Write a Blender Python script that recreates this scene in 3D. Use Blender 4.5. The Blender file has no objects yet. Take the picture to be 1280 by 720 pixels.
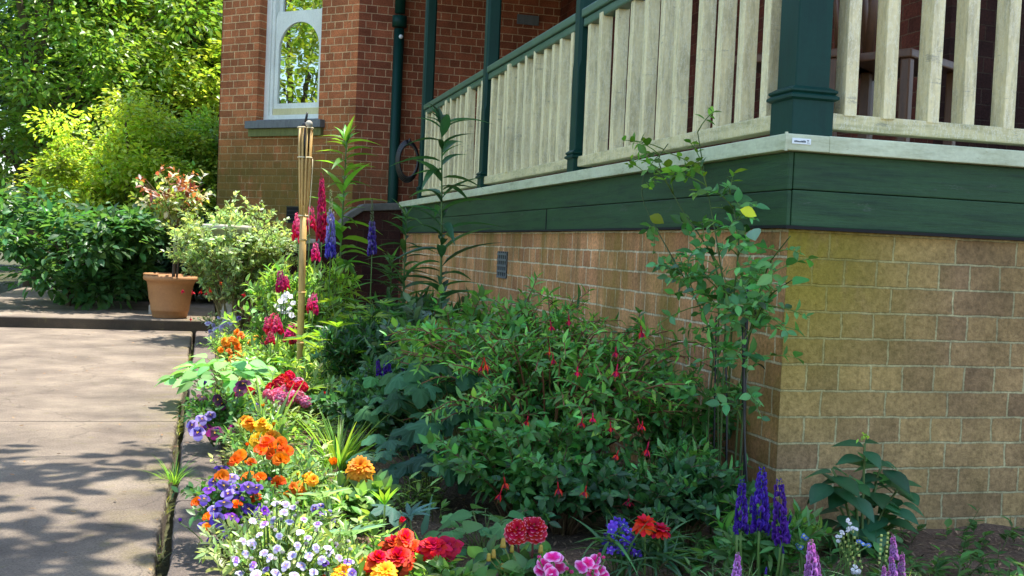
import bpy, bmesh, math, random
import numpy as np
from mathutils import Vector, Matrix

# ------------------------------------------------------------------ camera, sky, sun, exposure
SC = bpy.context.scene
COL = SC.collection
F = 1400.0            # focal length in pixels of a 1280 px wide frame
EYE = np.array([0., 0., .9])
def _basis():
    v = np.array([260 - 640., -(295 - 360.), -F]); yc = v / np.linalg.norm(v)
    p2 = np.array([1640 - 640., -(295 + .043 * 1380 - 360.), -F])
    n = np.cross(p2, v); n /= np.linalg.norm(n)
    if n[1] < 0: n = -n
    return np.array([np.cross(yc, n), yc, n])
RC = _basis()
cam = bpy.data.cameras.new("camera"); cam.sensor_width = 36; cam.lens = 36 * F / 1280
cam.clip_start = .05; cam.clip_end = 600
camo = bpy.data.objects.new("camera", cam); COL.objects.link(camo)
m4 = Matrix([list(RC[0]) + [EYE[0]], list(RC[1]) + [EYE[1]], list(RC[2]) + [EYE[2]], [0, 0, 0, 1]])
camo.matrix_world = m4
SC.camera = camo

SUN = np.array([.95, .42, 4.0]); SUN /= np.linalg.norm(SUN)
elev = math.asin(SUN[2]); azim = math.atan2(SUN[0], SUN[1])
W = bpy.data.worlds.new("World"); SC.world = W; W.use_nodes = True
nt = W.node_tree
sky = nt.nodes.new("ShaderNodeTexSky"); sky.sky_type = 'NISHITA'; sky.sun_disc = False
sky.sun_elevation = elev; sky.sun_rotation = azim
bg = nt.nodes["Background"]; bg.inputs[1].default_value = .15
nt.links.new(sky.outputs[0], bg.inputs[0])
sl = bpy.data.lights.new("sun", 'SUN'); sl.energy = 3.6; sl.angle = math.radians(.5); sl.color = (1, .955, .88)
so = bpy.data.objects.new("sun", sl); COL.objects.link(so)
so.rotation_euler = Vector(-SUN).to_track_quat('-Z', 'Y').to_euler(); so.location = (6, 4, 20)
SC.view_settings.view_transform = 'Standard'; SC.view_settings.look = 'None'
SC.view_settings.gamma = 1; SC.view_settings.use_curve_mapping = False
SC.view_settings.exposure = 1.66
SC.render.engine = 'CYCLES'
SC.cycles.max_bounces = 8; SC.cycles.transparent_max_bounces = 8
SC.cycles.use_denoising = True

random.seed(7); RNG = np.random.default_rng(7)
def ray(u, v): return RC @ np.array([u - 640., -(v - 360.), -F])
def PZ(u, v, z=.02):
    d = ray(u, v); return EYE + d * ((z - EYE[2]) / d[2])
def PY(u, v, Y):
    d = ray(u, v); return EYE + d * (Y / d[1])
def PXX(u, v, X):
    d = ray(u, v); return EYE + d * (X / d[0])
def pxm(p): return F / -(RC.T @ (np.array(p) - EYE))[2]       # pixels per metre at a point

def S(r, g, b):
    f = lambda c: (c / 255 / 12.92) if c <= 10 else ((c / 255 + .055) / 1.055) ** 2.4
    return np.array([f(r), f(g), f(b)])

# ------------------------------------------------------------------ objects
WL = {}
def tag(o, label=None, cat=None, group=None, kind=None):
    if label: o["label"] = label
    if cat: o["category"] = cat
    if group: o["group"] = group
    if kind: o["kind"] = kind
    return o
def thing(name, label, cat, loc, group=None):
    o = bpy.data.objects.new(name, None); COL.objects.link(o); o.empty_display_size = .05
    o.location = [float(c) for c in loc]; WL[o] = np.array(loc, float)
    return tag(o, label, cat, group)
def part(name, me, parent=None, loc=None, rot=None, label=None):
    o = bpy.data.objects.new(name, me); COL.objects.link(o)
    pl = WL[parent] if parent else np.zeros(3)
    loc = pl if loc is None else np.array(loc, float)
    if parent: o.parent = parent
    o.location = [float(c) for c in (loc - pl)]
    if rot is not None: o.rotation_euler = rot
    WL[o] = np.array(loc, float)
    if label: o["label"] = label
    return o

# ------------------------------------------------------------------ materials
def mat(name):
    m = bpy.data.materials.new(name); m.use_nodes = True
    t = m.node_tree; b = t.nodes["Principled BSDF"]
    return m, t, b
def N(t, typ, **kw):
    n = t.nodes.new(typ)
    for k, v in kw.items():
        if k.startswith("i_"):
            key = k[2:]; n.inputs[int(key) if key.isdigit() else key].default_value = v
        else: setattr(n, k, v)
    return n
def L(t, a, b): t.links.new(a, b)
def ramp(t, fac, stops):
    r = t.nodes.new("ShaderNodeValToRGB")
    while len(r.color_ramp.elements) < len(stops): r.color_ramp.elements.new(.5)
    for e, (p, c) in zip(r.color_ramp.elements, stops):
        e.position = p; e.color = tuple(c)[:3] + (1,) if hasattr(c, '__len__') else (c, c, c, 1)
    L(t, fac, r.inputs[0]); return r
def mixc(t, fac, a, b, mode='MIX'):
    n = t.nodes.new("ShaderNodeMix"); n.data_type = 'RGBA'; n.blend_type = mode
    for sock, v in ((n.inputs[0], fac), (n.inputs[6], a), (n.inputs[7], b)):
        if hasattr(v, 'links') or hasattr(v, 'is_linked'): L(t, v, sock)
        elif isinstance(v, (int, float)): sock.default_value = v
        else: sock.default_value = tuple(v)[:3] + (1,)
    return n.outputs[2]
def noise(t, scale, detail=4, rough=.6, vec=None, stretch=None):
    n = N(t, "ShaderNodeTexNoise"); n.inputs["Scale"].default_value = scale
    n.inputs["Detail"].default_value = detail; n.inputs["Roughness"].default_value = rough
    if vec is None:
        g = N(t, "ShaderNodeNewGeometry"); vec = g.outputs["Position"]
    if stretch:
        mp = N(t, "ShaderNodeMapping"); mp.inputs["Scale"].default_value = stretch; L(t, vec, mp.inputs[0]); vec = mp.outputs[0]
    L(t, vec, n.inputs["Vector"]); return n.outputs[0]
def bump(t, b, h, strength=.3, dist=.01):
    n = N(t, "ShaderNodeBump"); n.inputs["Strength"].default_value = strength; n.inputs["Distance"].default_value = dist
    L(t, h, n.inputs["Height"]); L(t, n.outputs[0], b.inputs["Normal"]); return n

def leafy(name, trans, rough, tint, var=.5, spec=.4):
    m, t, b = mat(name)
    a = N(t, "ShaderNodeVertexColor", layer_name="Col")
    g = N(t, "ShaderNodeNewGeometry")
    hsv = N(t, "ShaderNodeHueSaturation")
    mr = N(t, "ShaderNodeMapRange"); L(t, g.outputs["Random Per Island"], mr.inputs[0])
    mr.inputs[3].default_value = 1 - var; mr.inputs[4].default_value = 1 + var
    L(t, mr.outputs[0], hsv.inputs["Value"])
    mh = N(t, "ShaderNodeMath", operation='MULTIPLY'); L(t, g.outputs["Random Per Island"], mh.inputs[0]); mh.inputs[1].default_value = 7.31
    fr = N(t, "ShaderNodeMath", operation='FRACT'); L(t, mh.outputs[0], fr.inputs[0])
    m2 = N(t, "ShaderNodeMapRange"); L(t, fr.outputs[0], m2.inputs[0])
    hv = .025 if trans > .3 else .012
    m2.inputs[3].default_value = .5 - hv; m2.inputs[4].default_value = .5 + hv
    L(t, m2.outputs[0], hsv.inputs["Hue"])
    L(t, a.outputs[0], hsv.inputs["Color"])
    if name == "petal":
        oi = N(t, "ShaderNodeObjectInfo"); r_ = N(t, "ShaderNodeMapRange"); L(t, oi.outputs["Random"], r_.inputs[0]); r_.inputs[3].default_value = .62; r_.inputs[4].default_value = 1.12
        h2 = N(t, "ShaderNodeHueSaturation"); L(t, r_.outputs[0], h2.inputs["Value"]); r2 = N(t, "ShaderNodeMath", operation='MULTIPLY'); r2.inputs[1].default_value = 5.7; L(t, oi.outputs["Random"], r2.inputs[0])
        f2 = N(t, "ShaderNodeMath", operation='FRACT'); L(t, r2.outputs[0], f2.inputs[0]); r3 = N(t, "ShaderNodeMapRange"); L(t, f2.outputs[0], r3.inputs[0]); r3.inputs[3].default_value = .485; r3.inputs[4].default_value = .515; L(t, r3.outputs[0], h2.inputs["Hue"])
        L(t, hsv.outputs[0], h2.inputs["Color"]); hsv = h2
    L(t, hsv.outputs[0], b.inputs["Base Color"])
    b.inputs["Roughness"].default_value = rough
    b.inputs["Specular IOR Level"].default_value = spec
    nz = noise(t, 160, 3); bump(t, b, nz, .25, .003)
    tr = N(t, "ShaderNodeBsdfTranslucent")
    L(t, mixc(t, 1, hsv.outputs[0], tint, 'MULTIPLY'), tr.inputs[0])
    mx = N(t, "ShaderNodeMixShader"); mx.inputs[0].default_value = trans
    L(t, b.outputs[0], mx.inputs[1]); L(t, tr.outputs[0], mx.inputs[2])
    L(t, mx.outputs[0], t.nodes["Material Output"].inputs[0])
    return m
M_LEAF = leafy("leaf", .42, .38, (1.9, 1.75, .8), .45, .45)
M_DULL = leafy("leaf_matte", .35, .6, (1.7, 1.6, .9), .35, .25)
M_PETAL = leafy("petal", .3, .55, (1.25, 1.1, 1.1), .16, .25)
M_STEM = leafy("stem", .0, .6, (1, 1, 1), .15, .3)

def brick_mat(name, tan, c1, c2, mortar, moss=0., mosscol=(.10, .11, .03), squash=.5, mossfn=None, red=None, off=(0, 0), mw=.0036, drip=0.):
    m, t, b = mat(name)
    g = N(t, "ShaderNodeNewGeometry")
    d = N(t, "ShaderNodeVectorMath", operation='DOT_PRODUCT'); L(t, g.outputs["Position"], d.inputs[0]); d.inputs[1].default_value = (tan[0], tan[1], 0)
    sp = N(t, "ShaderNodeSeparateXYZ"); L(t, g.outputs["Position"], sp.inputs[0])
    # a little unevenness in the courses
    wob = noise(t, 12, 5, .7)
    ws = N(t, "ShaderNodeMath", operation='MULTIPLY_ADD'); L(t, wob, ws.inputs[0]); ws.inputs[1].default_value = .013; L(t, sp.outputs[2], ws.inputs[2])
    wu = N(t, "ShaderNodeMath", operation='MULTIPLY_ADD'); L(t, wob, wu.inputs[0]); wu.inputs[1].default_value = .02; L(t, d.outputs["Value"], wu.inputs[2])
    cb = N(t, "ShaderNodeCombineXYZ"); L(t, wu.outputs[0], cb.inputs[0]); L(t, ws.outputs[0], cb.inputs[1])
    mp = N(t, "ShaderNodeMapping"); mp.inputs["Location"].default_value = (off[0], off[1], 0); L(t, cb.outputs[0], mp.inputs[0])
    br = N(t, "ShaderNodeTexBrick"); L(t, mp.outputs[0], br.inputs["Vector"])
    br.offset = .5; br.offset_frequency = 2; br.squash = squash; br.squash_frequency = 2
    br.inputs["Scale"].default_value = 1; br.inputs["Brick Width"].default_value = .24; br.inputs["Row Height"].default_value = .0862
    br.inputs["Mortar Size"].default_value = mw; br.inputs["Mortar Smooth"].default_value = .25; br.inputs["Bias"].default_value = -.1
    br.inputs["Color1"].default_value = (*c1, 1); br.inputs["Color2"].default_value = (*c2, 1); br.inputs["Mortar"].default_value = (*mortar, 1)
    n1 = noise(t, 5, 5, .65); n2 = noise(t, 70, 5, .7); n3 = noise(t, 1.3, 3)
    c = mixc(t, .75, br.outputs[0], ramp(t, n2, [(.25, .3), (.75, 1.5)]).outputs[0], 'MULTIPLY')
    c = mixc(t, .7, c, ramp(t, n1, [(.3, .55), (.7, 1.3)]).outputs[0], 'MULTIPLY')
    if drip:     # water marks running down from the boards
        dn_ = noise(t, 1, 5, .65, stretch=(9, 9, .9)); c = mixc(t, ramp(t, dn_, [(.5, 0.), (.68, drip)]).outputs[0], c, mixc(t, n2, S(70, 58, 34), S(134, 118, 62)))
    if moss:
        mm = noise(t, 3.2, 6, .7, stretch=(1, 1, .45))
        lo = max(.05, .62 - moss * .4)
        mk = ramp(t, mm, [(lo, 0.), (min(lo + .22, .97), 1.)]).outputs[0]
        if mossfn:
            mk = mixc(t, 1, mk, mossfn(t, g.outputs["Position"]), 'MULTIPLY')
        mcv = mixc(t, n2, np.array(mosscol) * .6, np.array(mosscol) * 1.5)
        sc = N(t, "ShaderNodeMath", operation='MULTIPLY'); L(t, mk, sc.inputs[0]); sc.inputs[1].default_value = .8
        c = mixc(t, sc.outputs[0], c, mcv)
    L(t, c, b.inputs["Base Color"]); b.inputs["Roughness"].default_value = .88; b.inputs["Specular IOR Level"].default_value = .2
    inv = N(t, "ShaderNodeMath", operation='SUBTRACT'); inv.inputs[0].default_value = 1; L(t, br.outputs["Fac"], inv.inputs[1])
    ad = N(t, "ShaderNodeMath", operation='MULTIPLY_ADD'); L(t, n2, ad.inputs[0]); ad.inputs[1].default_value = .5; L(t, inv.outputs[0], ad.inputs[2])
    bump(t, b, ad.outputs[0], 1., .011)
    return m
def zmask(lo, hi, x=None):
    def f(t, pos):
        sp = N(t, "ShaderNodeSeparateXYZ"); L(t, pos, sp.inputs[0])
        r = N(t, "ShaderNodeMapRange"); L(t, sp.outputs[2], r.inputs[0]); r.inputs[1].default_value = lo; r.inputs[2].default_value = hi
        out = r.outputs[0]
        if x:
            q = N(t, "ShaderNodeMapRange"); L(t, sp.outputs[x[0]], q.inputs[0]); q.inputs[1].default_value = x[1]; q.inputs[2].default_value = x[2]
            mu = N(t, "ShaderNodeMath", operation='MULTIPLY'); L(t, out, mu.inputs[0]); L(t, q.outputs[0], mu.inputs[1]); out = mu.outputs[0]
        return out
    return f
M_BRA = brick_mat("brick_base_side", (0, 1), S(222, 160, 108), S(184, 128, 86), S(238, 216, 176), .42, S(130, 110, 44), .5, off=(.05, .03), mw=.0048, drip=.6)
M_BRB = brick_mat("brick_base_end", (1, 0), S(180, 148, 98), S(142, 114, 82), S(184, 172, 128), 1.0, S(136, 124, 34), .5, zmask(.25, .8, (0, 2.45, 1.9)), off=(-.04, .03), drip=.2, mw=.0042)
T45 = (-.7071, .7071)
M_BRBAY = brick_mat("brick_bay", T45, S(208, 124, 78), S(154, 92, 58), S(232, 192, 142), .9, S(100, 92, 38), .5, zmask(2.5, 1.6), mw=.0055)
M_BRRED = brick_mat("brick_red", (1, 0), S(166, 94, 64), S(130, 72, 50), S(206, 166, 128), .5, S(80, 70, 40), .5, zmask(2.4, 1.4), mw=.005)
M_BRX = brick_mat("brick_red_side_shade", (0, 1), S(110, 56, 42), S(84, 44, 34), S(120, 88, 68), 0)  # red brick darkened in colour to stand in for verandah shade
M_BRI_SHADE = brick_mat("brick_inner_shade", (1, 0), S(70, 40, 32), S(52, 30, 26), S(76, 58, 46), 0)  # still darker copy; shade of inner wall and stair wall is in the colour

def paint(name, col, dirt, dcol, rough=.45, streak=(14, 14, 1.4), bscale=.15, spec=.5, flake=None, bare=None):
    m, t, b = mat(name)
    n1 = noise(t, 1, 6, .7, stretch=streak); n2 = noise(t, 60, 4, .6); n3 = noise(t, 2.3, 4)
    k = ramp(t, n1, [(.46, 0.), (.72, 1.)]).outputs[0]
    kk = N(t, "ShaderNodeMath", operation='MULTIPLY'); L(t, k, kk.inputs[0]); kk.inputs[1].default_value = dirt
    c = mixc(t, kk.outputs[0], col, dcol)
    c = mixc(t, .5, c, ramp(t, n3, [(.3, .72), (.7, 1.12)]).outputs[0], 'MULTIPLY')
    c = mixc(t, .35, c, ramp(t, n2, [(.3, .7), (.7, 1.1)]).outputs[0], 'MULTIPLY')
    if flake is not None:      # curling paint edges
        nf = noise(t, 1, 6, .75, stretch=(38, 38, 11)); c = mixc(t, ramp(t, nf, [(.485, 0.), (.5, .8), (.515, 0.)]).outputs[0], c, flake)
    if bare is not None:       # patches worn to grey wood
        nb = noise(t, 1, 7, .8, stretch=(5, 5, 16)); c = mixc(t, ramp(t, nb, [(.6, 0.), (.66, .75)]).outputs[0], c, mixc(t, n2, np.array(bare) * .6, np.array(bare) * 1.3))
    L(t, c, b.inputs["Base Color"]); b.inputs["Roughness"].default_value = rough; b.inputs["Specular IOR Level"].default_value = spec
    bump(t, b, n1, bscale, .006)
    return m
M_CREAM = paint("weathered_cream_paint", S(242, 226, 172), .7, S(150, 142, 112), .6, (34, 34, 4.5), .9, flake=S(250, 244, 220), bare=S(168, 160, 136))
M_STRIP = paint("edge_strip_paint", S(206, 212, 178), .6, S(140, 142, 96), .5, (5, 5, 24), .3, .3, bare=S(150, 140, 100))
M_RAILB = paint("rail_paint", S(220, 206, 154), .7, S(120, 122, 78), .55, (6, 6, 30), .4, .3, flake=S(236, 232, 212), bare=S(140, 138, 116))
M_GREEN = paint("dark_green_paint", S(10, 58, 48), .5, S(6, 36, 33), .5, (18, 18, 2), .15, .22)
M_FASC = paint("fascia_green_paint", S(44, 78, 46), .8, S(17, 42, 31), .6, (3, 3, 40), .5, .3, bare=S(70, 84, 70))
M_TRIM = paint("green_rail_paint", S(70, 104, 84), .6, S(40, 70, 60), .4, (8, 8, 20))
M_WHITE = paint("window_paint", S(244, 246, 232), .15, S(180, 184, 160), .4)
M_IVORY = paint("window_ivory", S(226, 214, 160), .4, S(190, 176, 120), .5)
M_SLATE = paint("sill_slate", S(118, 120, 118), .7, S(84, 86, 84), .8, (30, 30, 6), .6)
M_SILLU = paint("sill_moss", S(120, 122, 70), .8, S(84, 92, 44), .9, (40, 40, 6), .6)
M_TERRA = paint("terracotta", S(178, 126, 78), .5, S(150, 102, 62), .75, (6, 6, 14), .2)
M_BAMB = paint("bamboo", S(206, 166, 96), .7, S(156, 112, 54), .45, (40, 40, 6), .3)
M_TWINE = paint("twine", S(226, 210, 170), .4, S(180, 160, 120), .9)
M_BLACK = paint("black_metal", S(24, 24, 26), .4, S(46, 42, 40), .45)
M_STONE = paint("pale_stone", S(196, 188, 170), .7, S(120, 116, 96), .9, (9, 9, 9), .6)
M_COPING = paint("coping_concrete", S(104, 100, 92), .7, S(60, 60, 54), .85, (7, 7, 7), .6)
M_WOOD = paint("chair_wood", S(112, 72, 44), .6, S(66, 40, 26), .4, (30, 30, 3))
M_DECK = paint("deck_boards", S(110, 100, 84), .6, S(70, 66, 58), .7, (3, 40, 3))
M_ROOF = paint("roof_iron", S(120, 70, 58), .6, S(90, 52, 44), .5, (20, 3, 3))
M_CEIL = paint("verandah_ceiling", S(150, 146, 120), .4, S(110, 106, 86), .6)
M_BARK = paint("bark", S(92, 76, 58), .8, S(52, 44, 36), .9, (22, 22, 5), 1.)
M_VENT = paint("vent_metal", S(110, 114, 116), .5, S(74, 78, 80), .5)
M_CURT = paint("curtain", S(216, 206, 170), .3, S(180, 170, 130), .9, (40, 40, 1))
def flat(name, col, rough=.6):
    m, t, b = mat(name); b.inputs["Base Color"].default_value = (*col, 1); b.inputs["Roughness"].default_value = rough; return m
M_DARK = flat("deep_dark", S(22, 20, 18), .9)
M_LABEL = flat("label_white", S(226, 232, 230), .4)
M_INK = flat("label_ink", S(60, 70, 76), .5)
def glass():
    m, t, b = mat("window_glass")
    gl = N(t, "ShaderNodeBsdfGlossy"); gl.inputs["Roughness"].default_value = .01; gl.inputs["Color"].default_value = (.95, 1, .97, 1)
    tr = N(t, "ShaderNodeBsdfTransparent"); tr.inputs[0].default_value = (.85, .9, .86, 1)
    mx = N(t, "ShaderNodeMixShader"); mx.inputs[0].default_value = .42
    nz = noise(t, 3, 2); bp = N(t, "ShaderNodeBump"); bp.inputs["Strength"].default_value = .04; bp.inputs["Distance"].default_value = .02
    L(t, nz, bp.inputs["Height"]); L(t, bp.outputs[0], gl.inputs["Normal"])
    L(t, tr.outputs[0], mx.inputs[1]); L(t, gl.outputs[0], mx.inputs[2]); L(t, mx.outputs[0], t.nodes["Material Output"].inputs[0])
    return m
M_GLASS = glass()
def concrete(name, a, bcol, moss, sc=1., edge=False):
    m, t, b = mat(name)
    n1 = noise(t, 2.2 * sc, 6, .65); n2 = noise(t, 130, 4, .8); n3 = noise(t, 420, 2, .6); n4 = noise(t, 9, 5, .7)
    c = mixc(t, ramp(t, n1, [(.35, 0.), (.65, 1.)]).outputs[0], a, bcol)
    c = mixc(t, .9, c, ramp(t, n2, [(.3, .35), (.5, 1.), (.72, 1.35)]).outputs[0], 'MULTIPLY')
    c = mixc(t, .7, c, ramp(t, n3, [(.3, .6), (.7, 1.2)]).outputs[0], 'MULTIPLY')
    c = mixc(t, ramp(t, n4, [(.6, 0.), (.75, moss)]).outputs[0], c, S(132, 124, 64))
    n5 = noise(t, .9, 7, .75); c = mixc(t, .8, c, ramp(t, n5, [(.3, .55), (.7, 1.3)]).outputs[0], 'MULTIPLY')
    if edge:      # moss and grime that gather along the joint with the kerb
        g = N(t, "ShaderNodeNewGeometry"); sp = N(t, "ShaderNodeSeparateXYZ"); L(t, g.outputs["Position"], sp.inputs[0])
        q = N(t, "ShaderNodeMapRange"); L(t, sp.outputs[0], q.inputs[0]); q.inputs[1].default_value = -.34; q.inputs[2].default_value = -.1
        n6 = noise(t, 5, 6, .7); mu = N(t, "ShaderNodeMath", operation='MULTIPLY'); L(t, q.outputs[0], mu.inputs[0]); L(t, ramp(t, n6, [(.46, 0.), (.66, .7)]).outputs[0], mu.inputs[1])
        c = mixc(t, mu.outputs[0], c, mixc(t, n2, S(74, 64, 38), S(160, 144, 74)))
        vo = N(t, "ShaderNodeTexVoronoi"); vo.feature = 'DISTANCE_TO_EDGE'; vo.inputs["Scale"].default_value = .55
        wv_ = N(t, "ShaderNodeVectorMath", operation='MULTIPLY_ADD'); nn = N(t, "ShaderNodeTexNoise"); nn.inputs["Scale"].default_value = 2.5; nn.inputs["Detail"].default_value = 6; L(t, g.outputs["Position"], nn.inputs["Vector"])
        L(t, nn.outputs[1], wv_.inputs[0]); wv_.inputs[1].default_value = (.5, .5, .5); L(t, g.outputs["Position"], wv_.inputs[2]); L(t, wv_.outputs[0], vo.inputs["Vector"])
        c = mixc(t, ramp(t, vo.outputs["Distance"], [(.0, .4), (.0035, 0.)]).outputs[0], c, S(40, 34, 28))
    L(t, c, b.inputs["Base Color"]); b.inputs["Roughness"].default_value = .9
    ad = N(t, "ShaderNodeMath", operation='ADD'); L(t, n2, ad.inputs[0]); L(t, n4, ad.inputs[1])
    bump(t, b, ad.outputs[0], 1., .012)
    return m
M_PATH = concrete("path_concrete", S(116, 102, 88), S(158, 142, 122), .6, edge=True)
M_KERB = concrete("kerb_concrete", S(108, 96, 86), S(136, 120, 106), .5, 2)
M_RISER = concrete("mossy_shade_riser", S(70, 60, 46), S(92, 80, 62), .7)  # moss marks over a base darkened to stand in for the step's shade
def soil():
    m, t, b = mat("soil_mulch")
    n1 = noise(t, 6, 6, .7); n2 = noise(t, 60, 5, .75); n3 = noise(t, 1, 5, .8, stretch=(140, 40, 40))
    c = mixc(t, n1, S(74, 56, 42), S(132, 104, 80))
    c = mixc(t, .9, c, ramp(t, n2, [(.3, .35), (.5, .9), (.7, 1.5)]).outputs[0], 'MULTIPLY')
    c = mixc(t, ramp(t, n3, [(.56, 0.), (.66, .8)]).outputs[0], c, S(176, 150, 118))
    L(t, c, b.inputs["Base Color"]); b.inputs["Roughness"].default_value = .95
    bump(t, b, n2, 1., .02); return m
M_SOIL = soil()
def lawn():
    m, t, b = mat("ground_cover")
    n1 = noise(t, .8, 6, .7); n2 = noise(t, 40, 4)
    c = mixc(t, n1, S(46, 60, 26), S(92, 84, 50)); c = mixc(t, .8, c, ramp(t, n2, [(.3, .4), (.7, 1.3)]).outputs[0], 'MULTIPLY')
    L(t, c, b.inputs["Base Color"]); b.inputs["Roughness"].default_value = .95; bump(t, b, n2, 1, .03); return m
M_LAWN = lawn()

# ------------------------------------------------------------------ mesh builders
def mesh_from(name, V, Tri, mats, Cc=None, Mi=None, smooth=True):
    me = bpy.data.meshes.new(name)
    V = np.asarray(V, np.float32); Tri = np.asarray(Tri, np.int32)
    me.vertices.add(len(V)); me.vertices.foreach_set("co", V.ravel())
    n = len(Tri); me.loops.add(n * 3); me.polygons.add(n)
    me.loops.foreach_set("vertex_index", Tri.ravel())
    me.polygons.foreach_set("loop_start", np.arange(0, n * 3, 3, dtype=np.int32))
    if Mi is not None: me.polygons.foreach_set("material_index", np.asarray(Mi, np.int32))
    me.polygons.foreach_set("use_smooth", np.full(n, smooth))
    for m in mats: me.materials.append(m)
    if Cc is not None:
        ca = me.color_attributes.new("Col", 'FLOAT_COLOR', 'POINT')
        c4 = np.ones((len(V), 4), np.float32); c4[:, :3] = np.clip(Cc, 0, 1); ca.data.foreach_set("color", c4.ravel())
    me.update(calc_edges=True); me.validate()
    return me
class MB:
    def __init__(s): s.V = []; s.T = []; s.C = []; s.n = 0
    def add(s, tmpl, mats, cols):
        tv, tf, tc = tmpl; mats = np.asarray(mats, float).reshape(-1, 3, 4); k = len(mats)
        cols = np.broadcast_to(np.asarray(cols, float).reshape(-1, 3), (k, 3))
        v = np.einsum('nij,kj->nki', mats[:, :, :3], tv) + mats[:, None, :, 3]
        c = cols[:, None, :] * tc[None]
        s.V.append(v.reshape(-1, 3)); s.C.append(c.reshape(-1, 3))
        s.T.append((tf[None] + (np.arange(k) * len(tv))[:, None, None] + s.n).reshape(-1, 3)); s.n += k * len(tv)
    def raw(s, v, f, c):
        v = np.asarray(v, float); s.V.append(v); s.T.append(np.asarray(f) + s.n); s.C.append(np.broadcast_to(np.asarray(c, float), v.shape)); s.n += len(v)
    def tube(s, pts, r0, r1, col, k=5):
        pts = np.asarray(pts, float); n = len(pts); tg = np.gradient(pts, axis=0)
        tg /= np.linalg.norm(tg, axis=1)[:, None] + 1e-9
        ref = np.array([.31, .95, .05]) if abs(tg[0] @ [.31, .95, .05]) < .9 else np.array([1., 0, 0])
        a = np.cross(tg, ref); a /= np.linalg.norm(a, axis=1)[:, None] + 1e-9; b = np.cross(tg, a)
        r = np.linspace(r0, r1, n); th = np.arange(k) * 2 * math.pi / k
        v = pts[:, None] + r[:, None, None] * (np.cos(th)[None, :, None] * a[:, None] + np.sin(th)[None, :, None] * b[:, None])
        v = np.concatenate([v.reshape(-1, 3), pts[:1], pts[-1:]])
        f = []
        for i in range(n - 1):
            for j in range(k):
                p, q = i * k + j, i * k + (j + 1) % k
                f += [(p, q, q + k), (p, q + k, p + k)]
        for j in range(k):
            f += [(n * k, (j + 1) % k, j), (n * k + 1, (n - 1) * k + j, (n - 1) * k + (j + 1) % k)]
        s.raw(v, f, col)
    def tmpl(s): return (np.concatenate(s.V), np.concatenate(s.T), np.concatenate(s.C))
    def mesh(s, name, m):
        if not s.V: s.raw([[0, 0, 0], [.001, 0, 0], [0, .001, 0]], [[0, 1, 2]], [.05, .1, .03])
        return mesh_from(name, np.concatenate(s.V), np.concatenate(s.T), [m], np.concatenate(s.C))

def frames(P, D, U, Sx):
    P = np.asarray(P, float).reshape(-1, 3); D = np.asarray(D, float).reshape(-1, 3); n = len(P)
    U = np.broadcast_to(np.asarray(U, float), (n, 3)) + 1e-5 * np.array([.3, .5, .7])
    y = D / (np.linalg.norm(D, axis=1)[:, None] + 1e-9)
    z = U - (U * y).sum(1)[:, None] * y; z /= np.linalg.norm(z, axis=1)[:, None] + 1e-9
    x = np.cross(y, z)
    Sx = np.broadcast_to(np.asarray(Sx, float).reshape(-1, 1) if np.ndim(Sx) else np.full((1, 1), float(Sx)), (n, 1))
    return np.stack([x * Sx, y * Sx, z * Sx, P], axis=2)
def nrm(v): v = np.asarray(v, float); return v / (np.linalg.norm(v, axis=-1, keepdims=True) + 1e-9)

def leaf_t(w=.3, n=3, p=1., droop=.15, fold=.2, rib=1.15, edge=1., base=0., wave=0., tipc=None, basec=None):
    V = [(0, 0, 0)]; C = [np.ones(3) * rib]
    for i in range(1, n):
        t = i / n; ww = w * (math.sin(math.pi * t ** p)) + base * (1 - t); z = -droop * t * t
        wz = wave * math.sin(t * 19)
        V += [(-ww, t, z + fold * ww + wz), (0, t, z), (ww, t, z + fold * ww - wz)]
        C += [np.ones(3) * edge, np.ones(3) * rib, np.ones(3) * edge]
    V.append((0, 1, -droop)); C.append(np.ones(3))
    C = np.array(C); V = np.array(V, float)
    if basec is not None or tipc is not None:
        for i in range(len(V)):
            t = V[i, 1]
            if basec is not None: C[i] = np.array(basec) * (1 - t) + C[i] * t if t < .5 else C[i]
            if tipc is not None and t > .72: C[i] = np.array(tipc)
    f = [(0, 2, 1), (0, 3, 2)]
    for i in range(n - 2):
        a = 1 + 3 * i
        f += [(a, a + 1, a + 4), (a, a + 4, a + 3), (a + 1, a + 2, a + 5), (a + 1, a + 5, a + 4)]
    a = 1 + 3 * (n - 2); tip = len(V) - 1
    f += [(a, a + 1, tip), (a + 1, a + 2, tip)]
    return V, np.array(f), C
def petal_t(w=.4, n=4, droop=.1, cup=.2, cols=None, peak=.62, flat=.8):
    """round-ended petal; cols = list of colours base -> tip"""
    V = [(0, 0, 0)]; ts = [0]
    for i in range(1, n + 1):
        t = i / n
        ww = w * max(.0, math.sin(math.pi * min(1, t * .5 / peak) if t < peak else math.pi * (.5 + .5 * (t - peak) / (1 - peak) * flat)))
        z = cup * t - droop * t * t
        tt = t - .06 * (t > .9)
        V += [(-ww, tt, z + .12 * ww), (0, t, z), (ww, tt, z + .12 * ww)]; ts += [tt, t, tt]
    f = [(0, 2, 1), (0, 3, 2)]
    for i in range(n - 1):
        a = 1 + 3 * i; f += [(a, a + 1, a + 4), (a, a + 4, a + 3), (a + 1, a + 2, a + 5), (a + 1, a + 5, a + 4)]
    cols = np.array(cols if cols is not None else [[1, 1, 1]], float)
    C = np.array([cols[min(len(cols) - 1, int(t * (len(cols) - .01)))] for t in ts])
    return np.array(V, float), np.array(f), C
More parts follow.
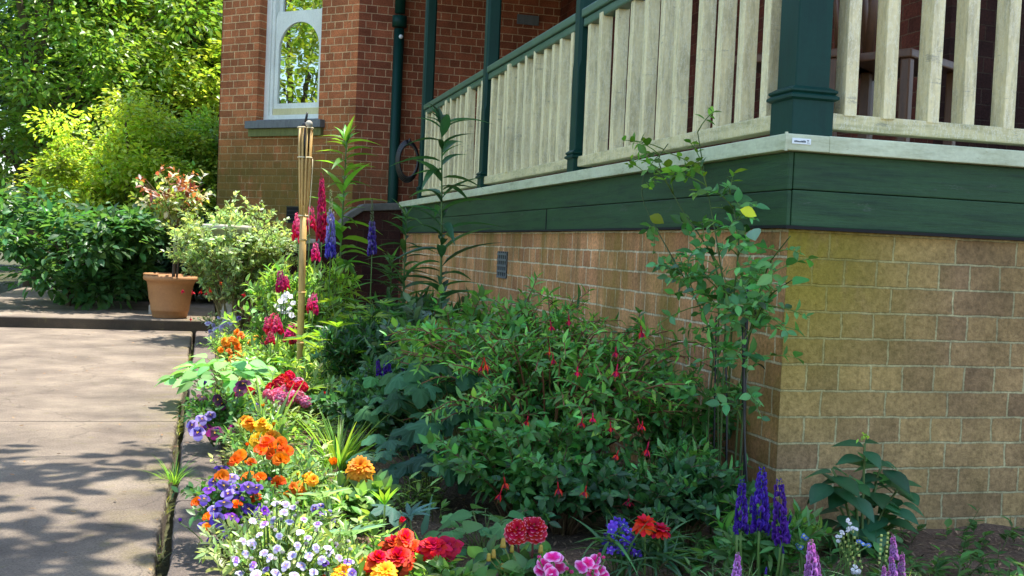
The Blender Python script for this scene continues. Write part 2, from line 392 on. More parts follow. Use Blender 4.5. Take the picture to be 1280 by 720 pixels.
def lobed_t(lobes=5, depth=.35, droop=.25, ruff=.05, seed=0, teeth=.06):
    K = lobes * 10; rg = np.random.default_rng(seed); V = [(0, 0, 0)]; C = [np.ones(3) * 1.2]
    for ring in (.45, 1.):
        for i in range(K):
            a = -math.pi * .5 + math.pi * 2 * (i + .5) / K
            ph = (a + math.pi * .5) / (2 * math.pi) * lobes * 2 * math.pi
            r = 1 - depth * (.5 + .5 * math.cos(ph)) + teeth * math.cos(ph * 5)
            if i < 2 or i > K - 3: r *= .35
            r *= ring * .55
            on = .5 - .5 * math.cos(ph)
            V.append((r * math.cos(a), .28 + r * math.sin(a), -droop * r * r * 3 + ruff * math.sin(i * 2.1) * ring + .05 * on * ring))
            C.append(np.ones(3) * (1.12 if on > .8 and ring < 1 else .95))
    V[0] = (0, .28, .03)
    f = []
    for i in range(K):
        j = (i + 1) % K
        if i == K - 1: continue
        f += [(0, 1 + i, 1 + j), (1 + i, 1 + K + i, 1 + K + j), (1 + i, 1 + K + j, 1 + j)]
    return np.array(V, float), np.array(f), np.array(C)
def compose(items):
    b = MB()
    for T, m, c in items: b.add(T, m, c)
    return b.tmpl()
def radial(T, n, tilt, r=0., z=0., ph=0., size=1., col=(1, 1, 1), jit=0.):
    a = ph + np.arange(n) * 2 * math.pi / n + RNG.normal(0, jit + 1e-6, n)
    t = tilt + RNG.normal(0, jit + 1e-6, n)
    D = np.stack([np.cos(a) * np.cos(t), np.sin(a) * np.cos(t), np.sin(t)], 1)
    U = np.stack([-np.cos(a) * np.sin(t), -np.sin(a) * np.sin(t), np.cos(t)], 1)
    P = np.stack([np.cos(a) * r, np.sin(a) * r, np.full(n, z)], 1)
    return (T, frames(P, D, U, size * RNG.uniform(.9, 1.1, n)), col)

T_OV = leaf_t(.26, 3, .85, .12, .3); T_OV4 = leaf_t(.25, 5, .8, .22, .25, wave=.012)
T_LAN = leaf_t(.13, 4, .8, .25, .35); T_LAN3 = leaf_t(.15, 3, .85, .15, .3)
T_LILY = leaf_t(.1, 6, .7, .5, .5); T_RND = leaf_t(.4, 5, .9, .12, .22)
T_STRAP = leaf_t(.035, 8, .45, .55, .8, base=.012); T_GRASS = leaf_t(.02, 4, .5, .5, .5, base=.008)
T_ROSE = leaf_t(.3, 5, .88, .16, .28, wave=.01)
T_TINY = leaf_t(.24, 2, .9, .05, .2); T_BIG = leaf_t(.36, 6, .85, .28, .22, rib=1.3, wave=.012)
T_VAR = leaf_t(.27, 3, .9, .15, .25, rib=.6, edge=1.35)
T_LOBE = [lobed_t(5, .42, .3, .03, i) for i in range(3)]; T_LOBE3 = [lobed_t(3, .4, .35, .04, i, .09) for i in range(3)]
T_CREN = lobed_t(7, .16, .2, .02, 4, .03)
def palm_t(k=9, up=.35, w=.105):
    it = []
    T = leaf_t(w, 5, .7, .12, .5)
    for i in range(k):
        a = math.pi * .5 + (i - (k - 1) / 2) * (2 * math.pi * .9 / k)
        D = np.array([math.cos(a), math.sin(a), up]); it.append((T, frames([0, 0, 0], D, [0, 0, 1], .5 + .08 * math.cos(a - math.pi / 2)), (1, 1, 1)))
    return compose(it)
T_PALM = palm_t(); T_PALMUP = palm_t(9, 1.3)

# ---- flower templates (local: faces +Z, about 1 unit across unless noted)
FM = {}
def fmesh(key, items):
    if key not in FM: FM[key] = None
    b = MB()
    for T, m, c in items: b.add(T, m, c)
    FM[key] = b.mesh(key, M_PETAL); return FM[key]
def petalrow(cols, w=.4, n=4, droop=.1, cup=.2, **k): return petal_t(w, n, droop, cup, cols, **k)
def pansy(key, top, side, blotch, eye=S(240, 190, 40)):
    it = []
    for a, col, s, z in ((math.radians(62), top, .5, -.03), (math.radians(118), top, .5, -.035), (math.radians(10), side, .48, 0), (math.radians(170), side, .48, .005), (math.radians(-90), side, .55, .02)):
        T = petalrow([blotch, blotch if col is side else col, col, col], .52, 5, .25, .12, peak=.6)
        D = np.array([math.cos(a), math.sin(a), 0]); it.append((T, frames([0, 0, z], D, [0, 0, 1], s), (1, 1, 1)))
    T = petalrow([eye], .5, 2, 0, .1)
    for k in range(3): it.append((T, frames([0, 0, .035], [math.cos(2.1 * k), math.sin(2.1 * k), .3], [0, 0, 1], .09), (1, 1, 1)))
    return fmesh(key, it)
def pompon(key, cols, centre, rings=5, np0=16, L0=.5, w=.3, shrink=.14, tipc=None, jit=.09, dome=.2):
    it = []
    for r in range(rings):
        k = r / max(1, rings - 1); n = max(5, int(np0 * (1 - .55 * k)))
        c = np.array(cols[0]) * (1 - k) + np.array(cols[-1]) * k
        T = petalrow([c * .8, c, c, c] if tipc is None else [c * .7] + [c] * 12 + [np.array(tipc)], w, 4 if tipc is None else 9, .35, .15, peak=.7, flat=.75)
        it.append(radial(T, n, -.25 + 1.25 * k, .02, dome * k * .6, r * .6, L0 * (1 - shrink * r * .9), (1, 1, 1), jit))
    T = petalrow([centre], .4, 2, 0, .2); it.append(radial(T, 10, .7, .01, dome * .55, 0, .1, (1, 1, 1), .2))
    return fmesh(key, it)
def cup(key, cols, n=5, w=.55, tilt=.5, centre=S(200, 120, 20), ruffle=.12):
    T = petalrow(cols, w, 5, .3, .3, peak=.68)
    T2 = petalrow([centre], .4, 2, 0, .2)
    return fmesh(key, [radial(T, n, tilt * .6, .0, 0, .2, .55, (1, 1, 1), ruffle), radial(T, n - 1, tilt * 1.4, 0, .04, .7, .42, (1, 1, 1), ruffle), radial(T2, 7, .9, 0, .05, 0, .12, (1, 1, 1), .2)])
def simple5(key, cols, centre=None, n=5, w=.42, tilt=.15):
    T = petalrow(cols, w, 4, .2, .15)
    it = [radial(T, n, tilt, 0, 0, .3, .5, (1, 1, 1), .06)]
    if centre is not None: it.append(radial(petalrow([centre], .5, 2, 0, .1), 4, .5, 0, .04, 0, .1, (1, 1, 1), .1))
    return fmesh(key, it)
def cluster(key, cols, n=30, w=.5, seed=0, petals=5, fl=.26, el=.9):
    it = []; rg = np.random.default_rng(seed)
    for i in range(n):
        z = 1 - (i + .5) / n * 1.25; a = i * 2.39996; rr = math.sqrt(max(0, 1 - z * z)); d = np.array([rr * math.cos(a), rr * math.sin(a), z])
        c = cols[rg.integers(len(cols))]; T = petalrow([np.array(c) * .8, c, c], w, 3, .2, .15)
        x = nrm(np.cross(d, [.2, .3, .9])); y = np.cross(d, x)
        for k in range(petals):
            b = 2 * math.pi * k / petals + rg.uniform(0, 1)
            it.append((T, frames(d * [.38, .38, .3], x * math.cos(b) + y * math.sin(b) + d * .3, d, fl * rg.uniform(.8, 1.1)), (1, 1, 1)))
    return fmesh(key, it)
def spike(key, n, cols, tipcol, R=.16, L_=1., fl=.2, tipfrac=.2, petals=3, seed=0, gap=0., taper=.75):
    """flower spike standing along +Z, unit length"""
    it = []; rg = np.random.default_rng(seed); Ts = [petalrow([np.array(c) * .6, c, np.array(c) * 1.35 + .03], .5, 3, .35, .3) for c in cols] + [petalrow([tipcol], .45, 2, .2, .2)]
    ms = [[] for _ in Ts]
    for i in range(n):
        t = (i + .5) / n
        if gap and rg.random() < gap: continue
        a = i * 2.39996 + rg.normal(0, .15); rr = R * (1 - taper * t ** 1.3); tip = t > 1 - tipfrac
        k = len(Ts) - 1 if tip else min(len(cols) - 1, int(t * len(cols) + rg.normal(0, .35)) if t * len(cols) > .3 else 0)
        k = max(0, k); s = fl * (1 - .55 * t) * (.55 if tip else 1) * rg.uniform(.85, 1.15)
        d = np.array([math.cos(a), math.sin(a), .15]); p = np.array([math.cos(a) * rr * .55, math.sin(a) * rr * .55, t * L_])
        for j in range(petals):
            if not tip and j == petals // 2 and rg.random() < .6: kk = min(len(cols) - 1, k + 1)
            else: kk = k
            b = (j - (petals - 1) / 2) * 1.1
            sd = np.array([-math.sin(a), math.cos(a), 0]); dd = d + sd * math.sin(b) * 1.1 + np.array([0, 0, .9 * math.cos(b) - (.5 if j == petals // 2 else 0)])
            ms[kk].append(frames(p, dd + rg.normal(0, .18, 3), d, s)[0])
    for T, m in zip(Ts, ms):
        if m: it.append((T, np.array(m), (1, 1, 1)))
    b = MB(); b.tube([[0, 0, 0], [0, 0, .5], [0, 0, 1.02]], .022, .01, S(96, 120, 60)); it.append((b.tmpl(), frames([0, 0, 0], [0, 1, 0], [0, 0, 1], 1), (1, 1, 1)))
    return fmesh(key, it)
def fuchsia_flower():
    red = S(196, 16, 34); it = []
    b = MB(); b.tube([[0, 0, 0], [0, 0, -.25], [0, 0, -.45]], .045, .07, red * .9, 6); b.tube([[0, 0, .35], [.02, 0, .2], [0, 0, 0]], .012, .02, S(120, 40, 40), 4)
    it.append((b.tmpl(), frames([0, 0, 0], [0, 1, 0], [0, 0, 1], 1), (1, 1, 1)))
    it.append(radial(leaf_t(.17, 4, .8, .1, .3), 4, -.75, .04, -.42, .2, .5, red * 1.15, .12))
    it.append(radial(petalrow([S(150, 10, 70), S(170, 20, 80)], .45, 3, .1, .05), 4, -1.25, .02, -.45, .9, .34, (1, 1, 1), .1))
    b = MB()
    for k in range(4): b.tube([[.01 * k, 0, -.5], [.03 * math.cos(k), .03 * math.sin(k), -.95 - .05 * k]], .008, .006, red * 1.2, 3)
    it.append((b.tmpl(), frames([0, 0, 0], [0, 1, 0], [0, 0, 1], 1), (1, 1, 1)))
    return fmesh("fuchsia_flower", it)

def bud(key, col):
    return fmesh(key, [radial(petalrow([np.array(col) * .8, col, col], .34, 4, .1, .1), 6, 1.25, .12, .25, 0, .75, (1, 1, 1), .06), radial(leaf_t(.26, 3, .8, -.1, .2), 6, 1.2, .08, 0, .3, .62, S(104, 136, 62), .08)])
BUDS = dict(marigold="orange", marigold_y="yellow", zinnia_o="orange", zinnia_r="red", poppy="orange", pansy_pur="violet", viola_w="pale", pansy_dark="violet", redtuft="red", pelarg="pink", campan="violet")
FL = dict(
    bud_orange=bud("orange_bud", S(232, 120, 10)), bud_yellow=bud("yellow_bud", S(236, 170, 20)), bud_red=bud("red_bud", S(190, 20, 24)), bud_violet=bud("violet_bud", S(86, 50, 150)), bud_pale=bud("pale_bud", S(206, 204, 196)), bud_pink=bud("pink_bud", S(220, 70, 150)),
    pansy_dark=pansy("dark_pansy", S(70, 12, 50), S(92, 16, 66), S(30, 6, 26)),
    pansy_mag=pansy("magenta_pansy", S(110, 14, 90), S(150, 18, 110), S(50, 6, 40)),
    pansy_pur=pansy("purple_pansy", S(112, 78, 180), S(92, 48, 160), S(40, 14, 80)),
    pansy_vio=pansy("violet_pansy", S(128, 40, 190), S(140, 50, 200), S(80, 10, 120)),
    pansy_lil=pansy("lilac_pansy", S(178, 160, 220), S(160, 140, 210), S(70, 30, 120)),
    viola_w=pansy("white_viola", S(206, 200, 228), S(222, 218, 236), S(170, 150, 215)),
    viola_p=pansy("bicolour_viola", S(150, 90, 200), S(216, 206, 232), S(130, 80, 190)),
    marigold=pompon("marigold_flower", [S(250, 156, 10), S(244, 134, 6)], S(200, 90, 4), 5, 15, .5, .36, jit=.14),
    marigold_y=pompon("yellow_marigold_flower", [S(252, 192, 20), S(246, 164, 10)], S(210, 110, 4), 5, 15, .5, .36, jit=.14),
    zinnia_o=pompon("orange_zinnia_flower", [S(252, 184, 34), S(246, 156, 16)], S(216, 90, 8), 6, 22, .52, .2, .12, jit=.07),
    zinnia_r=pompon("scarlet_zinnia_flower", [S(222, 24, 8), S(214, 18, 10)], S(170, 20, 10), 6, 17, .52, .32, .12, jit=.12),
    zinnia_ro=pompon("red_orange_zinnia_flower", [S(242, 100, 10), S(228, 44, 8)], S(220, 90, 10), 6, 17, .52, .34, .12, jit=.16),
    poppy=cup("orange_cup_flower", [S(246, 140, 8), S(244, 122, 6), S(240, 108, 6)], 5, .62, .55),
    dahlia=pompon("dahlia_flower", [S(198, 4, 62), S(180, 4, 54)], S(190, 110, 60), 6, 17, .52, .27, .11, tipc=S(232, 150, 170), jit=.05, dome=.34),
    pelarg=simple5("pelargonium_floret", [S(206, 4, 100), S(222, 12, 130), S(228, 40, 150), S(240, 150, 210), S(248, 206, 232)], None, 5, .6),
    campan=simple5("violet_star_flower", [S(96, 70, 200), S(88, 56, 200), S(110, 80, 214)], S(210, 200, 230), 5, .3, .35),
    redzin=pompon("flat_red_zinnia_flower", [S(214, 44, 14), S(200, 30, 14)], S(150, 40, 14), 3, 14, .52, .26, .2, jit=.08, dome=.1),
    fuch=fuchsia_flower(),
    lup_pink=spike("pink_lupin_spike", 105, [S(196, 12, 58), S(220, 40, 96), S(232, 70, 120)], S(190, 40, 70), .19, fl=.115, tipfrac=.1, seed=1, gap=.1, taper=.85),
    lup_pur=spike("purple_lupin_spike", 95, [S(92, 70, 190), S(150, 136, 214), S(150, 140, 200), S(160, 160, 160)], S(150, 160, 120), .16, fl=.115, tipfrac=.34, seed=2, gap=.15, taper=.85),
    lup_dk=spike("dark_lupin_spike", 95, [S(66, 48, 156), S(130, 116, 190), S(120, 110, 170)], S(120, 130, 96), .15, fl=.115, tipfrac=.42, seed=3, gap=.15, taper=.85),
    snap=spike("pink_snapdragon_spike", 26, [S(206, 16, 78), S(228, 60, 124), S(236, 110, 150)], S(180, 60, 90), .42, fl=.3, tipfrac=.08, seed=4, gap=.12),
    salvia=spike("blue_salvia_spike", 100, [S(64, 28, 146), S(94, 56, 180), S(76, 44, 156)], S(64, 44, 150), .2, fl=.16, tipfrac=.12, seed=5, gap=.3, taper=.6),
    toad=spike("lilac_toadflax_spike", 46, [S(196, 130, 206), S(204, 150, 214), S(190, 110, 190)], S(180, 120, 170), .17, fl=.2, tipfrac=.12, seed=6),
    whitetuft=cluster("white_flower_cluster", [S(232, 232, 230), S(224, 226, 230)], 24, .5, 1),
    pinktuft=cluster("pink_flower_cluster", [S(236, 140, 172), S(244, 184, 204), S(230, 100, 140)], 22, .5, 2),
    redtuft=cluster("red_flower_cluster", [S(206, 14, 24), S(214, 24, 30)], 18, .55, 3, fl=.34),
    whitef=simple5("white_floret", [S(226, 228, 224), S(232, 232, 232), S(230, 230, 236)], S(220, 220, 150), 5, .5),
    blue=simple5("small_blue_flower", [S(230, 230, 160), S(90, 130, 210), S(100, 140, 216)], S(240, 220, 120), 5, .5),
)

# ------------------------------------------------------------------ setting: ground, path, kerb, bed
def grid_sheet(name, x0, x1, y0, y1, nx, ny, zf, m):
    xs = np.linspace(x0, x1, nx); ys = np.linspace(y0, y1, ny); X, Y = np.meshgrid(xs, ys)
    V = np.stack([X, Y, zf(X, Y)], 2).reshape(-1, 3); f = []
    for j in range(ny - 1):
        for i in range(nx - 1):
            a = j * nx + i; f += [(a, a + 1, a + nx + 1), (a, a + nx + 1, a + nx)]
    o = part(name, mesh_from(name, V, f, [m])); o["kind"] = "structure"; return o
def box_bm(bm, x0, x1, y0, y1, z0, z1):
    v = [bm.verts.new(p) for p in ((x0, y0, z0), (x1, y0, z0), (x1, y1, z0), (x0, y1, z0), (x0, y0, z1), (x1, y0, z1), (x1, y1, z1), (x0, y1, z1))]
    for q in ((0, 3, 2, 1), (4, 5, 6, 7), (0, 1, 5, 4), (1, 2, 6, 5), (2, 3, 7, 6), (3, 0, 4, 7)): bm.faces.new([v[i] for i in q])
def bm_mesh(name, bm, mats, bev=0, smooth=False, seg=2):
    bmesh.ops.recalc_face_normals(bm, faces=bm.faces)
    if bev: bmesh.ops.bevel(bm, geom=list(bm.edges), offset=bev, segments=seg, affect='EDGES', profile=.6)
    me = bpy.data.meshes.new(name); bm.to_mesh(me); bm.free()
    for m in (mats if isinstance(mats, (list, tuple)) else [mats]): me.materials.append(m)
    if smooth: me.polygons.foreach_set("use_smooth", np.full(len(me.polygons), True))
    return me
def box(name, b, m, parent=None, bev=.004, **k):
    """world box; mesh is local to its own centre"""
    c = np.array([(b[0] + b[1]) / 2, (b[2] + b[3]) / 2, (b[4] + b[5]) / 2])
    bm = bmesh.new(); box_bm(bm, b[0] - c[0], b[1] - c[0], b[2] - c[1], b[3] - c[1], b[4] - c[2], b[5] - c[2])
    return part(name, bm_mesh(name, bm, m, bev), parent, c, **k)
def boxes(name, bs, m, parent=None, bev=.004, origin=None):
    o = np.array(origin if origin is not None else bs[0][::2], float); bm = bmesh.new()
    for b in bs: box_bm(bm, b[0] - o[0], b[1] - o[0], b[2] - o[1], b[3] - o[1], b[4] - o[2], b[5] - o[2])
    return part(name, bm_mesh(name, bm, m, bev), parent, o)

def zsoil(X, Y):
    return .015 + .022 * np.sin(X * 3.1 + Y * 1.7) * np.cos(Y * 2.3 - X) + .012 * np.sin(X * 17 + Y * 11) * np.sin(Y * 19 - X * 5)
grid_sheet("ground", -150, 150, -60, 240, 40, 40, lambda X, Y: -.12 + 0 * X, M_LAWN)
def slab(bm, xl, xr, y0, y1, z, jl, jr, rg):
    """a slab with worn long edges: rounded over and nibbled"""
    ys = np.arange(y0, y1 + .001, .035); ys[-1] = y1; n = len(ys)
    def wob(j): 
        w = np.convolve(rg.normal(0, 1, n + 8), np.ones(9) / 9 ** .5, 'valid')[:n] * j * .6 + rg.normal(0, j * .35, n); return w
    L0 = xl + wob(jl); R0 = xr + wob(jr)
    cols_ = [[bm.verts.new((x, y, zz)) for x, y in zip(X, ys)] for X, zz in ((L0, -.11), (L0, z - .014), (L0 + .004, z - .004), (L0 + .014, z), (R0 - .014, z), (R0 - .004, z - .004), (R0, z - .014), (R0, -.11))]
    for A, B in zip(cols_, cols_[1:]):
        for i in range(n - 1): bm.faces.new((A[i], B[i], B[i + 1], A[i + 1]))
    for k in (0, n - 1): bm.faces.new([c[k] for c in cols_])
rg = np.random.default_rng(77); bm = bmesh.new()
for a, b_ in ((-4, 1.2), (1.212, 5.6), (5.612, 10.9)): slab(bm, -1.9, -.112, a, b_, 0, .002, .007, rg)
o = part("path", bm_mesh("path", bm, M_PATH)); o["kind"] = "structure"
bm = bmesh.new()
for a, b_ in ((-4, .8), (.808, 3.9), (3.908, 7.4), (7.408, 10.9)): slab(bm, -.076, .085, a, b_, .004, .005, .006, rg)
o = part("kerb", bm_mesh("kerb", bm, M_KERB)); o["kind"] = "structure"
o = box("path_step", (-2.4, .1, 10.93, 16.5, -.11, .1), M_PATH, None, .012); o["kind"] = "structure"
rs_ = o
grid_sheet("garden_bed", .086, 1.9, -3, 10.95, 60, 240, lambda X, Y: zsoil(X, Y), M_SOIL)
grid_sheet("garden_bed", 1.9, 7.5, -3, 3.4, 80, 90, lambda X, Y: zsoil(X, Y), M_SOIL)
box("riser", (-2.4, .1, 10.915, 10.928, -.11, .092), M_RISER, rs_, .003)  # facing strip whose dark colour carries the step's shade as well as moss
# loose bark chips over the soil: nobody could count them
b = MB(); k = 36000
cx = RNG.uniform(.1, 3.2, k); cy = RNG.uniform(1.6, 9, k); ok = (cx < 1.76) | (cy < 3.2); cx, cy = cx[ok], cy[ok]; k = len(cx)
cp = np.stack([cx, cy, zsoil(cx, cy) + .004], 1); an = RNG.uniform(0, 6.3, k)
b.add(leaf_t(.14, 2, 1, .02, .1), frames(cp, np.stack([np.cos(an), np.sin(an), RNG.normal(0, .35, k)], 1), [0, 0, 1], RNG.uniform(.006, .034, k)), S(150, 124, 94) * RNG.uniform(.2, 1.3, (k, 1)))
tag(part("bark_mulch", b.mesh("bark_mulch", M_STEM)), "brown bark chips scattered over the bed soil", "mulch", kind="stuff")

b = MB(); k = 260; cx = RNG.uniform(-1.2, .08, k); cy = RNG.uniform(2.3, 10.6, k); an = RNG.uniform(0, 6.3, k)
b.add(leaf_t(.2, 3, .9, -.1, .3), frames(np.stack([cx, cy, np.full(k, .007)], 1), np.stack([np.cos(an), np.sin(an), 0 * an], 1), np.stack([RNG.normal(0, .2, k), RNG.normal(0, .2, k), 1 + 0 * an], 1), RNG.uniform(.008, .028, k)), S(128, 96, 58) * RNG.uniform(.5, 1.5, (k, 1)))
tag(part("leaf_litter", b.mesh("leaf_litter", M_STEM)), "tiny dry leaves and petals fallen on the path", "leaf litter", kind="stuff")

# ------------------------------------------------------------------ the house
XW, YB = 1.80, 3.25
house = thing("brick_house", "old brick house with a green and cream verandah and a canted bay window", "house", (XW, YB, 0))
box("base_wall", (XW, XW + .11, YB, 10.6, -.1, 1.004), M_BRA, house, 0)
wb = box("base_wall", (XW + .11, 9, YB, YB + .11, -.1, 1.004), M_BRB, house, 0)
box("wall_corner", (XW, XW + .11, YB - .0025, YB - .0002, -.1, 1.004), M_BRB, wb, 0)
# pierced air brick in the base wall
vy, vz = 6.847, .80
av = boxes("air_vent", [(XW - .003, XW + .001, vy - .125, vy + .125, vz - .083, vz + .083)], M_DARK, house, 0)
bs = [(XW - .008, XW - .001, vy - .125 + i * .0495, vy - .108 + i * .0495, vz - .083, vz + .083) for i in range(5)] + \
     [(XW - .01, XW - .002, vy - .125, vy + .107, vz - .085 + j * .036, vz - .072 + j * .036) for j in range(5)]
boxes("grille", bs, M_VENT, av, 0)
# fascia boards and the pale deck edge
fa = box("fascia", (XW - .022, XW - .006, YB - .022, 10.58, 1.128, 1.248), M_FASC, house, .004)
box("board", (XW - .020, XW - .006, YB - .020, 10.58, 1.012, 1.126), M_FASC, fa, .004)
box("board", (XW - .028, XW + .02, YB - .028, 10.58, 1.005, 1.014), M_DARK, fa, 0)
fb = box("fascia", (XW - .004, 9, YB - .024, YB + .02, 1.13, 1.248), M_FASC, house, .004)
box("board", (XW - .004, 9, YB - .022, YB + .02, 1.012, 1.128), M_FASC, fb, .004)
box("board", (XW - .026, 9, YB - .03, YB + .015, 1.003, 1.013), M_DARK, fb, 0)
e1 = box("deck_edge", (XW - .055, XW + .1, YB - .055, 10.6, 1.25, 1.302), M_STRIP, house, .004)
e2 = box("deck_edge", (XW + .1, 9, YB - .055, YB + .1, 1.249, 1.303), M_STRIP, house, .004)
box("corner_joint", (XW - .0575, XW - .05, YB - .058, YB - .05, 1.247, 1.306), M_STRIP, e1, 0)
p0 = PY(1002, 176.5, YB - .057)
lb = box("sticker", (p0[0] - .033, p0[0] + .033, YB - .0575, YB - .0555, p0[2] - .009, p0[2] + .009), M_LABEL, e2, 0, label="small white sticker with a line of grey print")
rs = np.random.default_rng(3); bs = []; x = -.026
while x < .012:
    w_ = rs.uniform(.0025, .0045); bs.append((p0[0] + x, p0[0] + x + w_, YB - .0582, YB - .0574, p0[2] - .004, p0[2] + rs.uniform(0, .003))); x += w_ + .0012
bs.append((p0[0] + .019, p0[0] + .026, YB - .0582, YB - .0574, p0[2] + .001, p0[2] + .004)); bs.append((p0[0] + .018, p0[0] + .028, YB - .0582, YB - .0574, p0[2] - .005, p0[2] - .0035))
boxes("print", bs, M_INK, lb, 0)
boxes("verandah_floor", [(XW + .1, 3.85, YB + .1, 12.45, 1.22, 1.296), (3.85, 9, YB + .1, 5.3, 1.22, 1.296)], M_DECK, house, 0)

py_ = PXX(683, 262, XW - .024); jb = boxes("board_joint", [(XW - .0235, XW - .02, py_[1], py_[1] + .007, 1.014, 1.126)], M_DARK, fa, 0)
# posts and balustrade
def post(cx, cy, w, z1, base_h, big):
    bm = bmesh.new(); h = w / 2; c = h * .32
    zs = [(1.30 + base_h, h, 0), (1.30 + base_h + .42, h, 0), (1.30 + base_h + .47, h, c), (z1, h, c)]
    rings = []
    for z, hh, cc in zs:
        cc = max(cc, .004); rings.append([bm.verts.new((x, y, z)) for x, y in ((-hh + cc, -hh), (hh - cc, -hh), (hh, -hh + cc), (hh, hh - cc), (hh - cc, hh), (-hh + cc, hh), (-hh, hh - cc), (-hh, -hh + cc))])
    for a, b2 in zip(rings, rings[1:]):
        for i in range(8): bm.faces.new((a[i], a[(i + 1) % 8], b2[(i + 1) % 8], b2[i]))
    p = part("verandah_post", bm_mesh("verandah_post", bm, M_GREEN), house, (cx, cy, 0))
    g = h + (.012 if big else .006)
    bm = bmesh.new(); box_bm(bm, -g, g, -g, g, 1.303, 1.30 + base_h - .035)
    part("post_base", bm_mesh("post_base", bm, M_GREEN, .003), p, (cx, cy, 0))
    bm = bmesh.new(); z = 1.30 + base_h
    prof = [(g + .002, z - .04), (g + .012, z - .034), (g + .012, z - .026), (g + .002, z - .018), (g + .008, z - .012), (g + .008, z - .006), (h + .001, z + .006)]
    rr = [[bm.verts.new((sx * q, sy * q, zz)) for sx, sy in ((-1, -1), (1, -1), (1, 1), (-1, 1))] for q, zz in prof]
    for a, b2 in zip(rr, rr[1:]):
        for i in range(4): bm.faces.new((a[i], a[(i + 1) % 4], b2[(i + 1) % 4], b2[i]))
    part("post_moulding", bm_mesh("post_moulding", bm, M_GREEN), p, (cx, cy, 0))
    return p
CP = (1.885, 3.355)
post(CP[0], CP[1], .125, 4.0, .165, True)
PYS = [5.56, 7.59, 9.93]
for y in PYS: post(1.855, y, .095, 4.0, .12, False)
for x in (4.3, 6.7): post(x, 3.33, .095, 4.0, .12, False)
BAL = []; BALB = []
for i in range(4):
    bm = bmesh.new(); rg = np.random.default_rng(i); box_bm(bm, -.028, .028, -.023, .023, 1.385, 2.075)
    BAL.append(bm_mesh("baluster", bm, M_CREAM, .0035))
    bm = bmesh.new(); box_bm(bm, -.023, .023, -.034, .034, 1.385, 2.075); BALB.append(bm_mesh("baluster", bm, M_CREAM, .0035))
def balustrade(a, b2, fixed, axis, pitch, first=None):
    def bb(lo, hi, d0, d1, z0, z1): return (fixed + d0, fixed + d1, lo, hi, z0, z1) if axis == 1 else (lo, hi, fixed + d0, fixed + d1, z0, z1)
    root = box("balustrade", bb(a, b2, -.032, .032, 1.338, 1.392), M_RAILB, house, .006)
    tr = boxes("top_rail", [bb(a, b2, -.045, .045, 2.1, 2.145), bb(a, b2, -.032, .032, 2.055, 2.099)], M_TRIM, root, .008)
    L_ = b2 - a; n = int(round(L_ / pitch)); st = L_ / n
    for i in range(n):
        q = a + st * (i + .5) if first is None else first + pitch * i
        if q > b2 - .03: break
        me = (BAL if axis == 1 else BALB)[random.randrange(4)]
        o = part("baluster", me, root, (fixed, q, 0) if axis == 1 else (q, fixed, 0))
        o.rotation_euler = (random.gauss(0, .004), random.gauss(0, .004), random.gauss(0, .03))
    return root
balustrade(3.43, 5.51, 1.855, 1, .188)
balustrade(5.61, 7.54, 1.855, 1, .176)
balustrade(7.64, 9.88, 1.855, 1, .172)
balustrade(1.96, 4.25, 3.33, 0, .152, first=2.035)
balustrade(4.35, 6.65, 3.33, 0, .16)
balustrade(6.75, 9.0, 3.33, 0, .16)
# beam, ceiling, roof
boxes("verandah_beam", [(1.8, 1.92, 3.29, 12.4, 4.0, 4.2), (1.92, 9, 3.29, 3.41, 4.0, 4.2)], M_GREEN, house, .005)
def poly(name, pts, faces, m, parent):
    bm = bmesh.new(); vs = [bm.verts.new(p) for p in pts]
    for f in faces: bm.faces.new([vs[i] for i in f])
    return part(name, bm_mesh(name, bm, m), parent, (0, 0, 0))
EX, EY = 1.62, 3.0
r0 = poly("verandah_roof", [(EX, EY, 4.22), (9.4, EY, 4.22), (9.4, 5.3, 4.8), (3.85, 5.3, 4.8), (EX, 12.5, 4.22), (3.85, 12.5, 4.8),
                       (EX, EY, 4.25), (9.4, EY, 4.25), (9.4, 5.3, 4.84), (3.85, 5.3, 4.84), (EX, 12.5, 4.25), (3.85, 12.5, 4.84)],
     [(0, 1, 2, 3), (0, 3, 5, 4), (6, 9, 8, 7), (6, 10, 11, 9), (0, 6, 7, 1), (0, 4, 10, 6)], M_ROOF, house)
boxes("gutter", [(EX - .09, EX, EY - .09, 12.5, 4.16, 4.27), (EX, 9.4, EY - .09, EY, 4.16, 4.27)], M_GREEN, house, .01)
# core walls
box("house_wall", (3.85, 4.0, 5.4, 12.5, 1.2, 5.0), M_BRX, house, 0)
fw = boxes("house_wall", [(3.85, 4.9, 5.3, 5.4, 1.2, 5.0), (4.9, 5.9, 5.3, 5.4, 3.5, 5.0), (5.9, 9.4, 5.3, 5.4, 1.2, 5.0)], M_BRI_SHADE, house, 0)
dr = box("door", (4.9, 5.9, 5.34, 5.39, 1.3, 3.5), M_WOOD, house, .01)
boxes("door_panel", [(5.0, 5.35, 5.33, 5.341, 1.5, 2.2), (5.45, 5.8, 5.33, 5.341, 1.5, 2.2), (5.0, 5.35, 5.33, 5.341, 2.35, 3.3), (5.45, 5.8, 5.33, 5.341, 2.35, 3.3)], M_WOOD, dr, .004)
part("door_handle", (lambda bm: (bmesh.ops.create_uvsphere(bm, u_segments=10, v_segments=6, radius=.03), bm_mesh("door_handle", bm, M_BLACK))[1])(bmesh.new()), dr, (5.82, 5.3, 2.28))
w2 = box("wing_wall", (1.53, 9.4, 12.5, 12.62, -.1, 5.2), M_BRRED, house, 0)
vp = PY(660, 25, 12.49)
wv = box("wall_vent", (vp[0] - .13, vp[0] + .13, 12.485, 12.499, vp[2] - .055, vp[2] + .055), M_VENT, house, .004)
